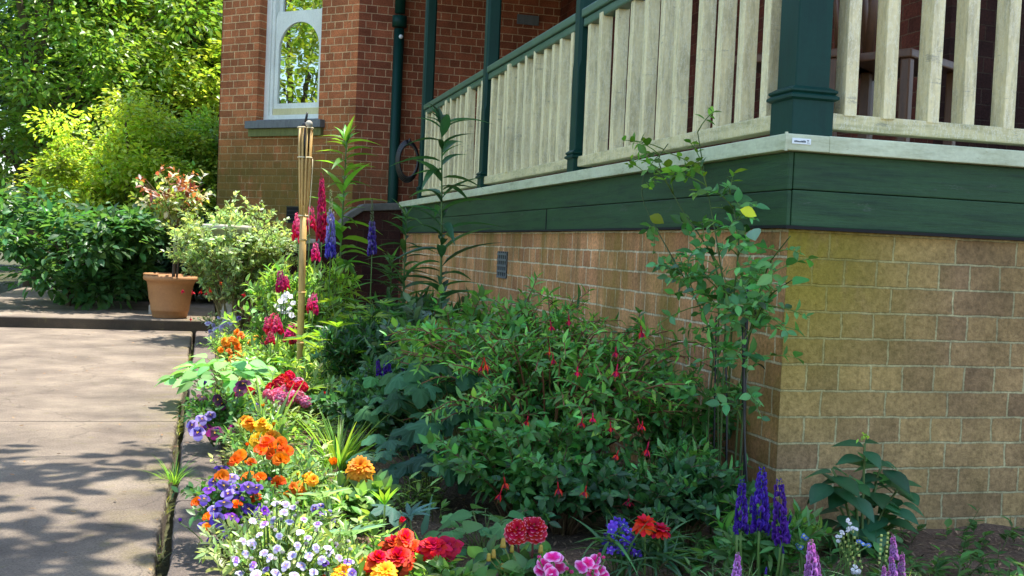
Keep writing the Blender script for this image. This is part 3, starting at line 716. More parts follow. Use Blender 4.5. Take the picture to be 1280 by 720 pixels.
boxes("louvre", [(vp[0] - .115, vp[0] + .115, 12.481, 12.486, vp[2] - .045 + i * .018, vp[2] - .035 + i * .018) for i in range(5)], M_VENT, wv, 0)
# canted bay: built in its own frame, s along the wall from the near corner, n outwards
BC = np.array([1.53, 12.5]); TS = np.array([-.7071, .7071]); NS = np.array([-.7071, -.7071])
def bayv(s, n, z): return (BC[0] + TS[0] * s + NS[0] * n, BC[1] + TS[1] * s + NS[1] * n, z)
def baybox(name, bs, m, parent, bev=0):
    bm = bmesh.new()
    for s0, s1, n0, n1, z0, z1 in bs:
        v = [bm.verts.new(bayv(*p)) for p in ((s0, n0, z0), (s1, n0, z0), (s1, n1, z0), (s0, n1, z0), (s0, n0, z1), (s1, n0, z1), (s1, n1, z1), (s0, n1, z1))]
        for q in ((0, 3, 2, 1), (4, 5, 6, 7), (0, 1, 5, 4), (1, 2, 6, 5), (2, 3, 7, 6), (3, 0, 4, 7)): bm.faces.new([v[i] for i in q])
    me = bm_mesh(name, bm, m, bev)
    o0 = np.array(bayv((bs[0][0] + bs[0][1]) / 2, 0, bs[0][4])); me.transform(Matrix.Translation(Vector(-o0)))
    return part(name, me, parent, o0)
SA, SB, SE = .525, 1.456, 2.04
ZS, ZH = 2.28, 4.5
baybox("bay_wall", [(.0, SE, -.3, 0, -.1, 2.09), (0, SA, -.3, 0, 2.092, 5.2), (SB, SE, -.3, 0, 2.092, 5.2), (SA, SB, -.3, 0, ZH, 5.2)], M_BRBAY, house)
be = np.array(bayv(SE, 0, 0))
box("bay_wall", (be[0] + .001, be[0] + .2, be[1] + .16, be[1] + 1.4, -.1, 5.2), M_BRX, house, 0)
box("wing_wall", (be[0] + .05, 9.4, be[1] + 1.4, be[1] + 1.5, -.1, 5.2), M_BRX, house, 0)
baybox("sill", [(SA - .1, SB + .1, .001, .085, 2.175, 2.262), (SA + .001, SB - .001, -.13, .002, 2.172, 2.282), ], M_SLATE, house, .004)
baybox("sill_course", [(SA - .08, SB + .08, .001, .045, 2.085, 2.174), (SA + .001, SB - .001, -.13, 0, 2.093, 2.171)], M_SILLU, house, .004)
win = baybox("window", [(SA, SA + .07, -.27, -.12, ZS, ZH), (SB - .07, SB, -.27, -.12, ZS, ZH), (SA + .07, SB - .07, -.27, -.12, ZS, ZS + .07), (SA + .07, SB - .07, -.27, -.12, ZH - .08, ZH)], M_WHITE, house, .006)
baybox("inner_frame", [(SB - .11, SB - .072, -.25, -.14, ZS + .07, ZH - .08), (SA + .072, SA + .11, -.25, -.14, ZS + .07, ZH - .08)], M_WHITE, win, .004)
baybox("ivory_rail", [(SA + .11, SB - .11, -.22, -.155, ZS + .075, ZS + .15)], M_IVORY, win, .004)
# lower sash with an arched light
sL, sR = SA + .112, SB - .112; gl0, gl1 = sL + .05, sR - .05; zc = 3.12; ar = (gl1 - gl0) / 2; sc_ = (gl0 + gl1) / 2; zb, zt = ZS + .15, 3.56
gz0 = zb + .06
bm = bmesh.new(); inner = [(gl0, gz0), (gl1, gz0)] + [(sc_ + ar * math.cos(a), zc + ar * 1.02 * math.sin(a)) for a in np.linspace(0, math.pi, 25)]
outer = []
for (a, c) in inner:
    if c <= gz0 + 1e-6: outer.append((sL if a < sc_ else sR, zb))
    else:
        dx, dz = a - sc_, c - zc; k = 1e9
        if abs(dx) > 1e-6: k = min(k, (sR - sc_) / abs(dx))
        if dz > 1e-6: k = min(k, (zt - zc) / dz)
        outer.append((sc_ + dx * k, zc + dz * k))
nI = len(inner); rows = []
for n_ in (-.165, -.205): rows.append(([bm.verts.new(bayv(a, n_, c)) for a, c in inner], [bm.verts.new(bayv(a, n_, c)) for a, c in outer]))
for i in range(nI):
    j = (i + 1) % nI
    bm.faces.new((rows[0][0][i], rows[0][0][j], rows[0][1][j], rows[0][1][i])); bm.faces.new((rows[1][0][i], rows[1][1][i], rows[1][1][j], rows[1][0][j]))
    bm.faces.new((rows[0][0][i], rows[1][0][i], rows[1][0][j], rows[0][0][j])); bm.faces.new((rows[0][1][i], rows[0][1][j], rows[1][1][j], rows[1][1][i]))
# corners left open by the radial cut
for sx in (sL, sR):
    pass
me = bm_mesh("sash", bm, M_WHITE); me.transform(Matrix.Translation(Vector(-np.array(bayv(sc_, 0, zb)))))
sash = part("sash", me, win, bayv(sc_, 0, zb))
pn = baybox("pane", [(gl0 - .02, gl1 + .02, -.188, -.184, gz0 - .02, zt - .02)], M_GLASS, win)
pn2 = baybox("pane", [(sL + .04, sR - .04, -.228, -.224, zt - .03, ZH - .09)], M_GLASS, win)
baybox("upper_sash", [(sL, sL + .05, -.245, -.208, zt - .04, ZH - .08), (sR - .05, sR, -.245, -.208, zt - .04, ZH - .08), (sL + .05, sR - .05, -.245, -.208, zt - .04, zt + .01)], M_WHITE, win, .003)
b = MB()   # curtain inside
for s0, s1 in ((SA + .02, SA + .42),):
    xs = np.linspace(s0, s1, 40); V = []; fa_ = []
    for k, s_ in enumerate(xs):
        n_ = -.46 + .02 * math.sin(k * 1.3); V += [bayv(s_, n_, 2.3), bayv(s_, n_, 4.5)]
    for k in range(39): fa_ += [(2 * k, 2 * k + 2, 2 * k + 3), (2 * k, 2 * k + 3, 2 * k + 1)]
    b.raw(np.array(V) - np.array(bayv(s0, -.46, 2.3)), fa_, (.5, .5, .4))
part("curtain", b.mesh("curtain", M_CURT), win, bayv(SA + .02, -.46, 2.3))
# wing and main roof
boxes("wing_eave", [(1.2, 9.6, 12.25, 17, 5.2, 5.3), (-.3, 1.2, 13.6, 17, 5.2, 5.3)], M_CEIL, house, 0)
poly("main_roof", [(1.0, 12.1, 5.3), (9.8, 12.1, 5.3), (9.8, 17.2, 5.3), (-.4, 17.2, 5.3), (-.4, 13.6, 5.3), (3.2, 14.8, 7.4), (8, 14.8, 7.4)],
     [(0, 1, 6, 5), (1, 2, 6), (2, 3, 5, 6), (3, 4, 5), (4, 0, 5)], M_ROOF, house)
poly("main_roof", [(3.6, 5.1, 5.0), (9.8, 5.1, 5.0), (9.8, 12.1, 5.3), (3.6, 12.1, 5.3), (6.5, 7.5, 7.2), (6.5, 12.1, 7.2)], [(0, 1, 4), (1, 2, 5, 4), (3, 0, 4, 5)], M_ROOF, house)
# downpipe
dp = PY(496, 120, 12.40)
b = MB(); zz = [.9, 1.5, 3.28, 3.3, 3.42, 3.45, 5.15]; rr_ = [.05, .05, .05, .075, .075, .05, .05]
pts = np.array([[dp[0], 12.41, z] for z in zz]); b.tube(pts[:3], .058, .058, S(20, 44, 42), 14); b.tube(pts[3:5], .082, .082, S(20, 44, 42), 14); b.tube(pts[5:], .058, .058, S(20, 44, 42), 14)
b.tube([[dp[0], 12.41, .95], [dp[0], 12.41, 1.25]], .075, .07, S(20, 44, 42), 14)
v = b.tmpl(); me = mesh_from("downpipe", v[0] - [dp[0], 12.41, 0], v[1], [M_GREEN]); pipe = part("downpipe", me, house, (dp[0], 12.41, 0))
dq = PY(501, 46, 12.33)
part("white_cap", (lambda bm: (bmesh.ops.create_uvsphere(bm, u_segments=10, v_segments=8, radius=.024), bm_mesh("white_cap", bm, M_LABEL))[1])(bmesh.new()), pipe, (dq[0], 12.32, dq[2]))
dv = PY(352, 268, 13.0); s_d = ((dv[0] - BC[0]) * TS[0] + (dv[1] - BC[1]) * TS[1])
bv = baybox("air_vent", [(s_d - .13, s_d + .07, -.002, .004, 1.09, 1.27)], M_DARK, house)
baybox("grille", [(s_d - .13, s_d + .07, .004, .008, 1.09 + .045 * i, 1.102 + .045 * i) for i in range(5)], M_BLACK, bv)

# stair wall with sloping coping at the far end of the verandah
sw = thing("stair_wall", "low brick stair wall with sloping grey coping beyond the flower bed", "wall", (.62, 10.85, 0))
prof = [(.48, .80), (.98, .80), (1.12, .92), (1.28, 1.10), (1.42, 1.20), (1.79, 1.23)]
def ext(profile, y0, y1, zlow=None, th=None):
    bm = bmesh.new(); R_ = []
    for y in (y0, y1):
        top = [bm.verts.new((x, y, z)) for x, z in profile]
        bot = [bm.verts.new((x, y, (zlow if th is None else z - th))) for x, z in profile]; R_.append((top, bot))
    n = len(profile)
    for i in range(n - 1):
        (t0, b0), (t1, b1) = R_
        bm.faces.new((t0[i], t0[i + 1], t1[i + 1], t1[i])); bm.faces.new((b0[i], b1[i], b1[i + 1], b0[i + 1]))
        bm.faces.new((t0[i], b0[i], b0[i + 1], t0[i + 1])); bm.faces.new((t1[i], t1[i + 1], b1[i + 1], b1[i]))
    for i in (0, n - 1): bm.faces.new((R_[0][0][i], R_[1][0][i], R_[1][1][i], R_[0][1][i]))
    return bm
def wpart(name, bm, m, parent, bev=0):
    me = bm_mesh(name, bm, m, bev); me.transform(Matrix.Translation(Vector(-WL[parent]))); return part(name, me, parent)
wpart("wall", ext(prof, 10.72, 10.98, -.1), M_BRI_SHADE, sw)  # darkened brick imitates the shade below the coping
wpart("coping", ext([(x + (-.03 if i == 0 else 0), z + .07) for i, (x, z) in enumerate(prof)], 10.68, 11.02, th=.07), M_COPING, sw, .01)
box("pier_cap", (.42, .98, 10.66, 11.04, .872, .915), M_STONE, sw, .01)

# coil of black hose hung beside the far post
hp = PY(517, 200, 9.9)
hc = thing("hose_coil", "loops of black hose hanging beside the far verandah post", "hose", (hp[0] - .02, 10.05, hp[2] - .2))
b = MB()
for k in range(4):
    a = np.linspace(0, 2 * math.pi, 22); b.tube(np.stack([.0 + .085 * np.sin(a) * (1 + .06 * k), .02 * k + 0 * a, .2 + (.15 + .012 * k) * np.cos(a)], 1), .011, .011, S(22, 24, 28), 6)
part("hose_loops", b.mesh("hose_loops", M_BLACK), hc)
b = MB(); b.tube([[.0, .12, .36], [0, .03, .36], [0, -.02, .36], [0, -.03, .4]], .008, .008, S(60, 60, 60), 5); part("hook", b.mesh("hook", M_BLACK), hc)

# two wooden chairs on the verandah
def chair(name, label, loc, rz, arch):
    t = thing(name, label, "chair", loc, "wooden chairs on the verandah"); t.rotation_euler = (0, 0, rz)
    def bx(nm, bs, bev=.006):
        bm = bmesh.new()
        for q in bs: box_bm(bm, *q)
        return part(nm, bm_mesh(nm, bm, M_WOOD, bev), t)
    bx("seat", [(-.23, .23, -.22, .22, .42, .455)])
    for x in (-.2, .2):
        bx("leg", [(x - .02, x + .02, -.21, -.17, 0, .42)]); bx("leg", [(x - .02, x + .02, .17, .21, 0, .42)])
    b = MB(); n = 14
    hh = [(-.2, .456), (-.2, .8)] + [(-.2 * math.cos(a), .82 + (.2 if arch else .08) * math.sin(a)) for a in np.linspace(0, math.pi, n)] + [(.2, .8), (.2, .456)]
    b.tube([[x, .2 + (z - .456) * .12, z] for x, z in hh], .02, .02, S(100, 64, 40), 8)
    part("backrest", b.mesh("backrest", M_WOOD), t)
    b = MB()
    for x in (-.12, -.06, 0, .06, .12): b.tube([[x, .2, .456], [x, .245, .84 + (.15 if arch else .05)]], .01, .01, S(100, 64, 40), 6)
    part("spindles", b.mesh("spindles", M_WOOD), t)
chair("wooden_chair", "dark wooden chair with an arched back seen between the right hand balusters", (2.72, 4.15, 1.297), .5, True)
chair("wooden_chair", "low square backed wooden chair behind the green corner post", (2.42, 4.3, 1.297), -.9, False)

# ------------------------------------------------------------------ plants: generic growers
GA = 2.39996
RAD = {}
def quad(p0, p1, p2, n=8):
    t = np.linspace(0, 1, n)[:, None]; return (1 - t) ** 2 * np.array(p0) + 2 * t * (1 - t) * np.array(p1) + t * t * np.array(p2)
class Leaves:
    def __init__(s): s.d = {}
    def add(s, T, P, D, U, sz, col):
        s.d.setdefault(id(T), (T, [], [], [], [], []))
        q = s.d[id(T)]; q[1].append(P); q[2].append(D); q[3].append(U); q[4].append(sz); q[5].append(col)
    def into(s, mb):
        for T, P, D, U, z, c in s.d.values(): mb.add(T, frames(np.array(P), np.array(D), np.array(U), np.array(z)), np.array(c))
def along(lv, pts, n, T, size, col, t0=.2, t1=1., ang=.9, mode='alt', up=.35, taper=.35, rg=RNG, cv=.25, droop=0.):
    pts = np.asarray(pts); seg = len(pts) - 1
    for i in range(n):
        t = t0 + (t1 - t0) * (i + .5) / n; k = min(seg - 1, int(t * seg)); f = t * seg - k
        p = pts[k] * (1 - f) + pts[k + 1] * f; tg = nrm(pts[k + 1] - pts[k])
        x = nrm(np.cross(tg, [.13, .21, 1.] if abs(tg[2]) < .95 else [1., .2, 0])); y = np.cross(tg, x)
        angs = [i * GA] if mode == 'alt' else ([i * 1.571, i * 1.571 + math.pi] if mode == 'opp' else [i * .7 + j * 2 * math.pi / 5 for j in range(5)])
        for a in angs:
            a += rg.normal(0, .4); r = x * math.cos(a) + y * math.sin(a); an = ang + rg.normal(0, .27)
            d = tg * math.cos(an) + r * math.sin(an) + np.array([0, 0, up * .5 - droop])
            u = np.array([0, 0, 1.]) * (up + .4) + tg * .6 + rg.normal(0, .2, 3)
            lv.add(T, p, d, u, size * (1 - taper * t) * rg.uniform(.6, 1.25), np.array(col) * (1 + rg.normal(0, cv)) * np.array([1 + rg.normal(0, .1), 1, 1 + rg.normal(0, .1)]))
def dome_stems(R, H, n, rg, lean=(0, 0), inner=.04, arch=.65, minh=.45):
    out = []
    for i in range(n):
        a = i * GA + rg.normal(0, .3); rho = R * math.sqrt((i + .6) / n) * rg.uniform(.85, 1.1)
        h = H * (minh + (1 - minh) * math.sqrt(max(0, 1 - (rho / (R * 1.12)) ** 2))) * rg.uniform(.82, 1.08)
        e = np.array([math.cos(a) * rho + lean[0] * h, math.sin(a) * rho + lean[1] * h, h])
        b0 = np.array([math.cos(a) * inner * rg.random(), math.sin(a) * inner * rg.random(), 0])
        c = np.array([e[0] * .35, e[1] * .35, h * arch + .1 * H]); out.append(quad(b0, c, e, 8))
    return out
def bush(root, R, H, n, T, ll, col, twigs=4, tl=None, lpt=6, mode='alt', seed=1, stemcol=S(92, 84, 54), sr=.004, lean=(0, 0), mat_=None, minh=.4, ang=.9, up=.35, nm="foliage", low=.3, extra=None, tipcol=None, arch=.65):
    RAD[root] = (R, H); rg = np.random.default_rng(seed); ms, ml, lv = MB(), MB(), Leaves(); tl = tl or R * .35
    for st in dome_stems(R, H, n, rg, lean, R * .15, arch, minh):
        ms.tube(st, sr * 1.4, sr * .6, stemcol, 5)
        along(lv, st, max(3, lpt), T, ll, tipcol if tipcol is not None else col, .55, 1.02, ang, mode, up, .3, rg)
        for k in range(twigs):
            t = rg.uniform(low, .95); j = int(t * 7); p = st[j]
            d = nrm(np.array([*(rg.normal(0, 1, 2)), rg.uniform(.0, .8)]) + .5 * nrm(st[min(j + 1, 7)] - st[j])) * tl * rg.uniform(.6, 1.2)
            tw = quad(p, p + d * .5 + [0, 0, tl * .12], p + d - [0, 0, tl * .08], 5); ms.tube(tw, sr * .6, sr * .3, stemcol, 4)
            along(lv, tw, lpt, T, ll, col, .12, 1.03, ang, mode, up, .25, rg)
    if extra: extra(ms, lv, rg)
    lv.into(ml)
    part("stem", ms.mesh("stem", M_STEM), root); part(nm, ml.mesh(nm, mat_ or M_LEAF), root)
def face_rot(nrmv, roll=0.):
    z = nrm(nrmv); u = np.array([0, 0, 1.]); x = nrm(np.cross(u, z)); y = np.cross(z, x)
    m = Matrix([[x[i], y[i], z[i]] for i in range(3)]) @ Matrix.Rotation(roll, 3, 'Z'); return m.to_euler()
STALK = S(86, 116, 56)
def flowers(root, lst, Y, key, size, stalk=True, tilt=.75, scol=STALK, jitY=.06, seed=0, sr=.0022, base=None, name="flower", cam_=.8, foot=None, dome=True):
    """flower heads seen at photo pixels, standing at about depth Y; each one a part"""
    rg = np.random.default_rng(seed + len(lst)); ms = MB(); o0 = WL[root]
    for q in lst:
        k = key
        if len(q) > 2 and isinstance(q[2], str): k = q[2]
        sz = size * (q[3] if len(q) > 3 else 1) * rg.uniform(.88, 1.12)
        yy = Y + rg.normal(0, jitY); p = PY(q[0], q[1], yy)
        if root in RAD and dome:
            R_, H_ = RAD[root]; k_ = max(0, 1 - (p[2] / (H_ * 1.1)) ** 2) * max(.15, 1 - ((p[0] - o0[0]) / (R_ * 1.3)) ** 2)
            p = PY(q[0], q[1], yy - (R_ * 1.12 + .02) * math.sqrt(k_) - .01)
        if p[2] < .03: p[2] = .03
        nv = nrm(EYE - p) * cam_ + np.array([0, 0, tilt]) + rg.normal(0, .22, 3)
        o = part(name, FL[k], root, p, face_rot(nv, rg.normal(0, .5))); o.scale = (sz * rg.uniform(.72, 1.12), sz * rg.uniform(.72, 1.12), sz * rg.uniform(.7, 1.3))
        if stalk:
            f = (np.array([(p[0] - o0[0]) * .35, (p[1] - o0[1]) * .35, 0]) + rg.normal(0, .012, 3) * [1, 1, 0]) if foot is None else np.array(foot)
            e = p - o0 - nrm(nv) * sz * .04; ms.tube(quad(f, [(f[0] + e[0]) / 2, (f[1] + e[1]) / 2, e[2] * .7 + .02], e, 6), sr, sr * .8, scol, 5)
        if stalk and key in BUDS and rg.random() < .45:
            pb_ = p + rg.normal(0, sz * .8, 3) * [1, .4, .6]; o = part("bud", FL["bud_" + BUDS[key]], root, pb_, (rg.normal(0, .4), rg.normal(0, .4), 0)); sb_ = max(.014, sz * .32); o.scale = (sb_, sb_, sb_)
            e = pb_ - o0; ms.tube(quad([e[0] * .4, e[1] * .4, 0], [e[0] * .7, e[1] * .7, e[2] * .7], e, 5), sr * .7, sr * .6, scol, 4)
    if stalk: part("flower_stalk", ms.mesh("flower_stalk", M_STEM), root)
def spikes(root, lst, Y, key, name="flower_spike", wide=1., foot=None, scol=STALK, sr=.004, jitY=.05, seed=0, lean=.03, dome=True):
    """(u, v_top, v_bottom[, key]) : spike between two photo rows at depth Y"""
    rg = np.random.default_rng(seed + 5); ms = MB(); o0 = WL[root]
    for q in lst:
        y = Y + rg.normal(0, jitY); a = PY(q[0], q[2], y)
        if root in RAD and dome:
            R_, H_ = RAD[root]; k_ = max(0, 1 - (a[2] / (H_ * 1.1)) ** 2) * max(.15, 1 - ((a[0] - o0[0]) / (R_ * 1.3)) ** 2); y -= (R_ * 1.05 + .02) * math.sqrt(k_); a = PY(q[0], q[2], y)
        c = PY(q[0] + rg.normal(0, 1.5), q[1], y)
        h = np.linalg.norm(c - a); d = nrm(c - a)
        o = part(name, FL[q[3] if len(q) > 3 else key], root, a)
        o.rotation_euler = Vector(d).to_track_quat('Z', 'Y').to_euler(); o.rotation_euler.rotate_axis('Z', rg.uniform(0, 6.28))
        o.scale = (h * wide, h * wide, h)
        f = np.array([(a[0] - o0[0]) * .6, (a[1] - o0[1]) * .6, 0]) if foot is None else np.array(foot)
        e = a - o0; ms.tube(quad(f, [e[0], e[1], e[2] * .5], e, 6), sr, sr * .8, scol, 6)
    part("flower_stalk", ms.mesh("flower_stalk", M_STEM), root)
def bed(u, v, z=.015):
    p = PZ(u, v, z); return (p[0], p[1], float(zsoil(p[0], p[1])) - .003)
def bedY(u, v, Y):
    p = PY(u, v, Y); return (p[0], Y, float(zsoil(p[0], Y)) - .003)

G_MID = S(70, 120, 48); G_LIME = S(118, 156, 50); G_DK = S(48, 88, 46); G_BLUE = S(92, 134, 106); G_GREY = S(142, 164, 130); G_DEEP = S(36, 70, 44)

def lily(label, u, Y, vtop, lean=0., n=70, L_=.2, col=G_MID, vref=300, t0=.12, dens=1., seed=0):
    base = bedY(u, vref, Y); top = PY(u, vtop, Y); t = thing("lily_plant", label, "lily", base)
    rg = np.random.default_rng(seed); ms, ml, lv = MB(), MB(), Leaves(); H = top[2] - base[2]
    pts = quad([0, 0, 0], [lean * .3, 0, H * .55], [lean, 0, H], 14); ms.tube(pts, .008, .004, S(84, 110, 60), 6)
    along(lv, pts, n, T_LILY, L_, col, t0, 1.0, 1.05, 'alt', .35, .35, rg, .15, .1)
    for k in range(9): along(lv, pts[-2:], 1, T_LILY, L_ * .55, np.array(col) * 1.2, .4, 1., .5, 'alt', .6, .1, rg)
    lv.into(ml); part("stem", ms.mesh("stem", M_STEM), t); part("leaves", ml.mesh("leaves", M_LEAF), t); return t
def lupin(name, label, base, spec, leaves=(12, .32, .5), col=G_MID, pal=.17, Y=None, wide=1., key="lup_pink", seed=0, TP=None):
    t = thing(name, label, "lupin", base); rg = np.random.default_rng(seed); ms, ml = MB(), MB()
    n, R, H = leaves; P, D, U, Z, C = [], [], [], [], []
    for i in range(n):
        a = i * GA + rg.normal(0, .2); rho = R * math.sqrt((i + .5) / n); h = H * (1 - .55 * (rho / R) ** 2) * rg.uniform(.55, 1.05)
        e = np.array([math.cos(a) * rho, math.sin(a) * rho, h]); ms.tube(quad([0, 0, 0], [e[0] * .3, e[1] * .3, h * .7], e, 6), .0035, .002, S(110, 134, 70), 5)
        P.append(e); D.append([math.cos(a) + rg.normal(0, .3), math.sin(a) + rg.normal(0, .3), rg.normal(-.05, .25)]); U.append([math.cos(a) * .35, math.sin(a) * .35, 1.]); Z.append(pal * rg.uniform(.75, 1.2)); C.append(np.array(col) * rg.uniform(.8, 1.2))
    if n: ml.add(TP or T_PALM, frames(np.array(P), np.array(D), np.array(U), np.array(Z)), np.array(C))
    part("stem", ms.mesh("stem", M_STEM), t); part("leaves", ml.mesh("leaves", M_LEAF), t)
    if spec: spikes(t, spec, Y if Y else base[1], key, wide=wide, seed=seed)
    return t
def lobes(root, spots, Ts, size, col, rg, sr=.003, stemcol=S(96, 112, 60), m=None, cv=.15):
    """leaf blades on long stalks; spots are local points"""
    ms, ml = MB(), MB()
    for i, e in enumerate(spots):
        e = np.array(e); a = math.atan2(e[1], e[0]) + rg.normal(0, .5)
        f = np.array([e[0] * .15, e[1] * .15, 0]) + rg.normal(0, .02, 3) * [1, 1, 0]
        ms.tube(quad(f, [e[0] * .4, e[1] * .4, e[2] * .8], e, 7), sr, sr * .6, stemcol, 5)
        ml.add(Ts[i % len(Ts)], frames(e, [math.cos(a), math.sin(a), rg.normal(-.2, .2)], [math.cos(a) * .4 + rg.normal(0, .2), math.sin(a) * .4 - .25 + rg.normal(0, .2), 1.], size * rg.uniform(.7, 1.2)), np.array(col) * (1 + rg.normal(0, cv)))
    part("stem", ms.mesh("stem", M_STEM), root); part("leaves", ml.mesh("leaves", m or M_DULL), root)
def domept(R, H, n, rg, lo=.35):
    o = []
    for i in range(n):
        a = i * GA; rho = R * math.sqrt((i + .5) / n) * rg.uniform(.85, 1.1); o.append((math.cos(a) * rho, math.sin(a) * rho, H * (lo + (1 - lo) * math.sqrt(max(0, 1 - (rho / R / 1.1) ** 2))) * rg.uniform(.75, 1.05)))
    return o
def straps(root, n, Lg, spread, col, T=T_STRAP, seed=0, nm="leaves", m=None, r0=.03):
    rg = np.random.default_rng(seed); ml = MB(); a = rg.uniform(0, 6.28, n); s = np.abs(rg.normal(0, spread, n)); z = np.ones(n)
    D = np.stack([np.cos(a) * s, np.sin(a) * s, z], 1); U = np.stack([-np.cos(a), -np.sin(a), .25 + 0 * a], 1) * -1
    U = np.stack([np.cos(a), np.sin(a), .4 + 0 * a], 1) * -1
    P = np.stack([np.cos(a) * r0 * rg.random(n), np.sin(a) * r0 * rg.random(n), 0 * a], 1)
    ml.add(T, frames(P, D, -U * np.array([1, 1, -1]) * -1, Lg * rg.uniform(.6, 1.15, n)), np.array(col) * rg.uniform(.75, 1.25, (n, 1)))
    part(nm, ml.mesh(nm, m or M_LEAF), root)

# ------------------------------------------------------------------ trees and shrubs beyond the path
def tree(name, label, cat, base, H, R, Ht, nl, ll, col, cl=60, seed=0, group=None, sq=.8, trunk=.12, T=T_OV, tip=None, lit=None):
    t = thing(name, label, cat, base, group); rg = np.random.default_rng(seed); ms, ml = MB(), MB()
    ms.tube(quad([0, 0, -.05], [rg.normal(0, .1), rg.normal(0, .1), H * .4], [rg.normal(0, .2), rg.normal(0, .2), H * .8], 9), trunk, trunk * .25, S(96, 80, 62), 9)
    cc = np.array([0, 0, Ht]); k = cl; ctr = []
    while len(ctr) < k:
        p = rg.normal(0, .55, 3)
        if np.linalg.norm(p) < 1: ctr.append(p / max(.35, np.linalg.norm(p)) ** .55)
    ctr = np.array(ctr) * [R, R, (H - Ht) * sq] * rg.uniform(.75, 1.1, (k, 1)) + cc; ctr[:, 2] = np.maximum(ctr[:, 2], .15)
    for c in ctr[:26]: ms.tube(quad([0, 0, min(H * .6, c[2] * .5)], [c[0] * .3, c[1] * .3, c[2] * .8], c, 6), trunk * .3, trunk * .06, S(96, 80, 62), 5)
    n = nl; w = rg.integers(0, k, n); cr = R * .34 * rg.uniform(.5, 1.25, k)
    off = nrm(rg.normal(0, 1, (n, 3))) * (rg.random((n, 1)) ** .5) * cr[w][:, None] * [1, 1, .6]
    P = ctr[w] + off; P[:, 2] = np.maximum(P[:, 2], .02)
    D = nrm(off * [1, 1, .6] + rg.normal(0, .25, (n, 3)) * cr[w][:, None]) + np.array([0, 0, -.15]); U = np.stack([rg.normal(0, .45, n), rg.normal(0, .45, n), np.ones(n)], 1)
    cv = np.array(col) * (1 + rg.normal(0, .16, k))[w][:, None] * np.stack([1 + rg.normal(0, .1, n), np.ones(n), 1 + rg.normal(0, .1, n)], 1)
    ml.add(T, frames(P, D, U, ll * rg.uniform(.6, 1.25, n)), cv)
    part("trunk", ms.mesh("trunk", M_BARK), t); part("crown", ml.mesh("crown", M_LEAF), t); return t
def at(u, v, Y, z=0.): p = PY(u, v, Y); return (p[0], Y, z)
G_TREE = S(112, 146, 62); G_YEL = S(150, 172, 66); G_DARKT = S(60, 92, 52)
tree("bushy_shrub", "rounded bright green shrub at left of the brick bay", "shrub", at(236, 290, 16.0), 2.9, 1.35, 1.55, 34000, .075, S(128, 162, 66), 90, 1, trunk=.05, sq=.85)
tree("bushy_shrub", "sunlit rounded shrub under the tall tree, at the photo's left edge", "shrub", at(165, 290, 15.0), 2.8, 1.25, 1.5, 30000, .075, G_YEL, 80, 2, trunk=.05, sq=.85)
tree("leafy_tree", "tall yellow green tree rising above the shrubs by the bay", "tree", at(226, 290, 20.5), 7.5, 2.2, 4.2, 36000, .115, G_YEL, 110, 3)
tree("leafy_tree", "dark leaved tree at the far left behind the rounded shrubs", "tree", at(128, 290, 21.5), 8, 2.3, 4.4, 26000, .13, G_DARKT, 90, 4)
tree("leafy_tree", "pale green tree half hidden behind the tall yellow green one", "tree", at(285, 290, 24.5), 9, 2.6, 5., 22000, .15, G_TREE, 90, 5)
tree("leafy_tree", "broad green tree at the edge of the view beyond the path", "tree", at(40, 290, 18.5), 7, 2.4, 3.8, 22000, .12, G_TREE, 90, 6)
tree("low_shrub", "low dark shrub in the shade behind the terracotta pots", "shrub", at(180, 300, 13.9), 1.25, .75, .6, 9000, .085, S(64, 100, 66), 36, 7, trunk=.03)
tree("low_shrub", "low leafy shrub between the potted bush and the brick bay", "shrub", at(248, 300, 14.2), 1.45, .7, .7, 9000, .085, S(60, 94, 58), 36, 8, trunk=.03)
tree("low_shrub", "dark green shrub at the far left edge of the path", "shrub", at(90, 300, 12.6), 1.6, 1.0, .8, 8000, .11, S(70, 110, 60), 45, 9, trunk=.03)
# a wood closes the view far behind; it reads as one mass
b = MB(); k = 16000; rg = np.random.default_rng(11)
cx = rg.uniform(-26, 14, k); cz = rg.random(k) ** .8 * (10 + 2.5 * np.sin(cx * .7) + 1.5 * np.sin(cx * 1.9)); cy = 31 + rg.uniform(-1.6, 1.6, k) + 1.2 * np.sin(cx * 1.3 + cz)
b.add(T_OV, frames(np.stack([cx, cy, cz], 1), nrm(rg.normal(0, 1, (k, 3)) + [0, -.4, -.2]), np.stack([rg.normal(0, .5, k), -.5 + 0 * cx, 1 + 0 * cx], 1), rg.uniform(.4, .75, k)), S(62, 92, 46) * rg.uniform(.6, 1.3, (k, 1)))
tag(part("distant_woods", b.mesh("distant_woods", M_LEAF)), "far off green woods behind the garden trees", "woods", kind="stuff")
# garden trees across the path: the window reflects them, and a branch dapples the path
tree("leafy_tree", "bright tree reflected in the arched window", "tree", (-8.5, 12.6, -.1), 8, 2.8, 3.6, 20000, .13, G_YEL, 90, 21)
tree("leafy_tree", "green tree reflected in the window's upper light", "tree", (-11.5, 15.2, -.1), 10, 3.2, 5.5, 18000, .17, G_TREE, 80, 22)
dap = thing("overhanging_tree", "thin tree whose high branches dapple the path with shade", "tree", (-3.4, 4.6, -.1)); rg = np.random.default_rng(5); ms, ml = MB(), MB()
ms.tube(quad([0, 0, 0], [.1, 0, 2.5], [.5, .1, 5.], 9), .13, .06, S(96, 80, 62), 9)
P, D = [], []
for k in range(44):
    e = np.array([rg.uniform(3.25, 4.45), rg.uniform(-1.7, .7), rg.uniform(4.2, 5.6)]); tw = quad([.35, 0, 3.6], [1.6, e[1] * .4, 5], e, 8); ms.tube(tw, .03, .006, S(96, 80, 62), 5)
    for j in range(14): P.append(e + rg.normal(0, [.22, .10, .1])); D.append(rg.normal(0, 1, 3) * [1, 1, .3])
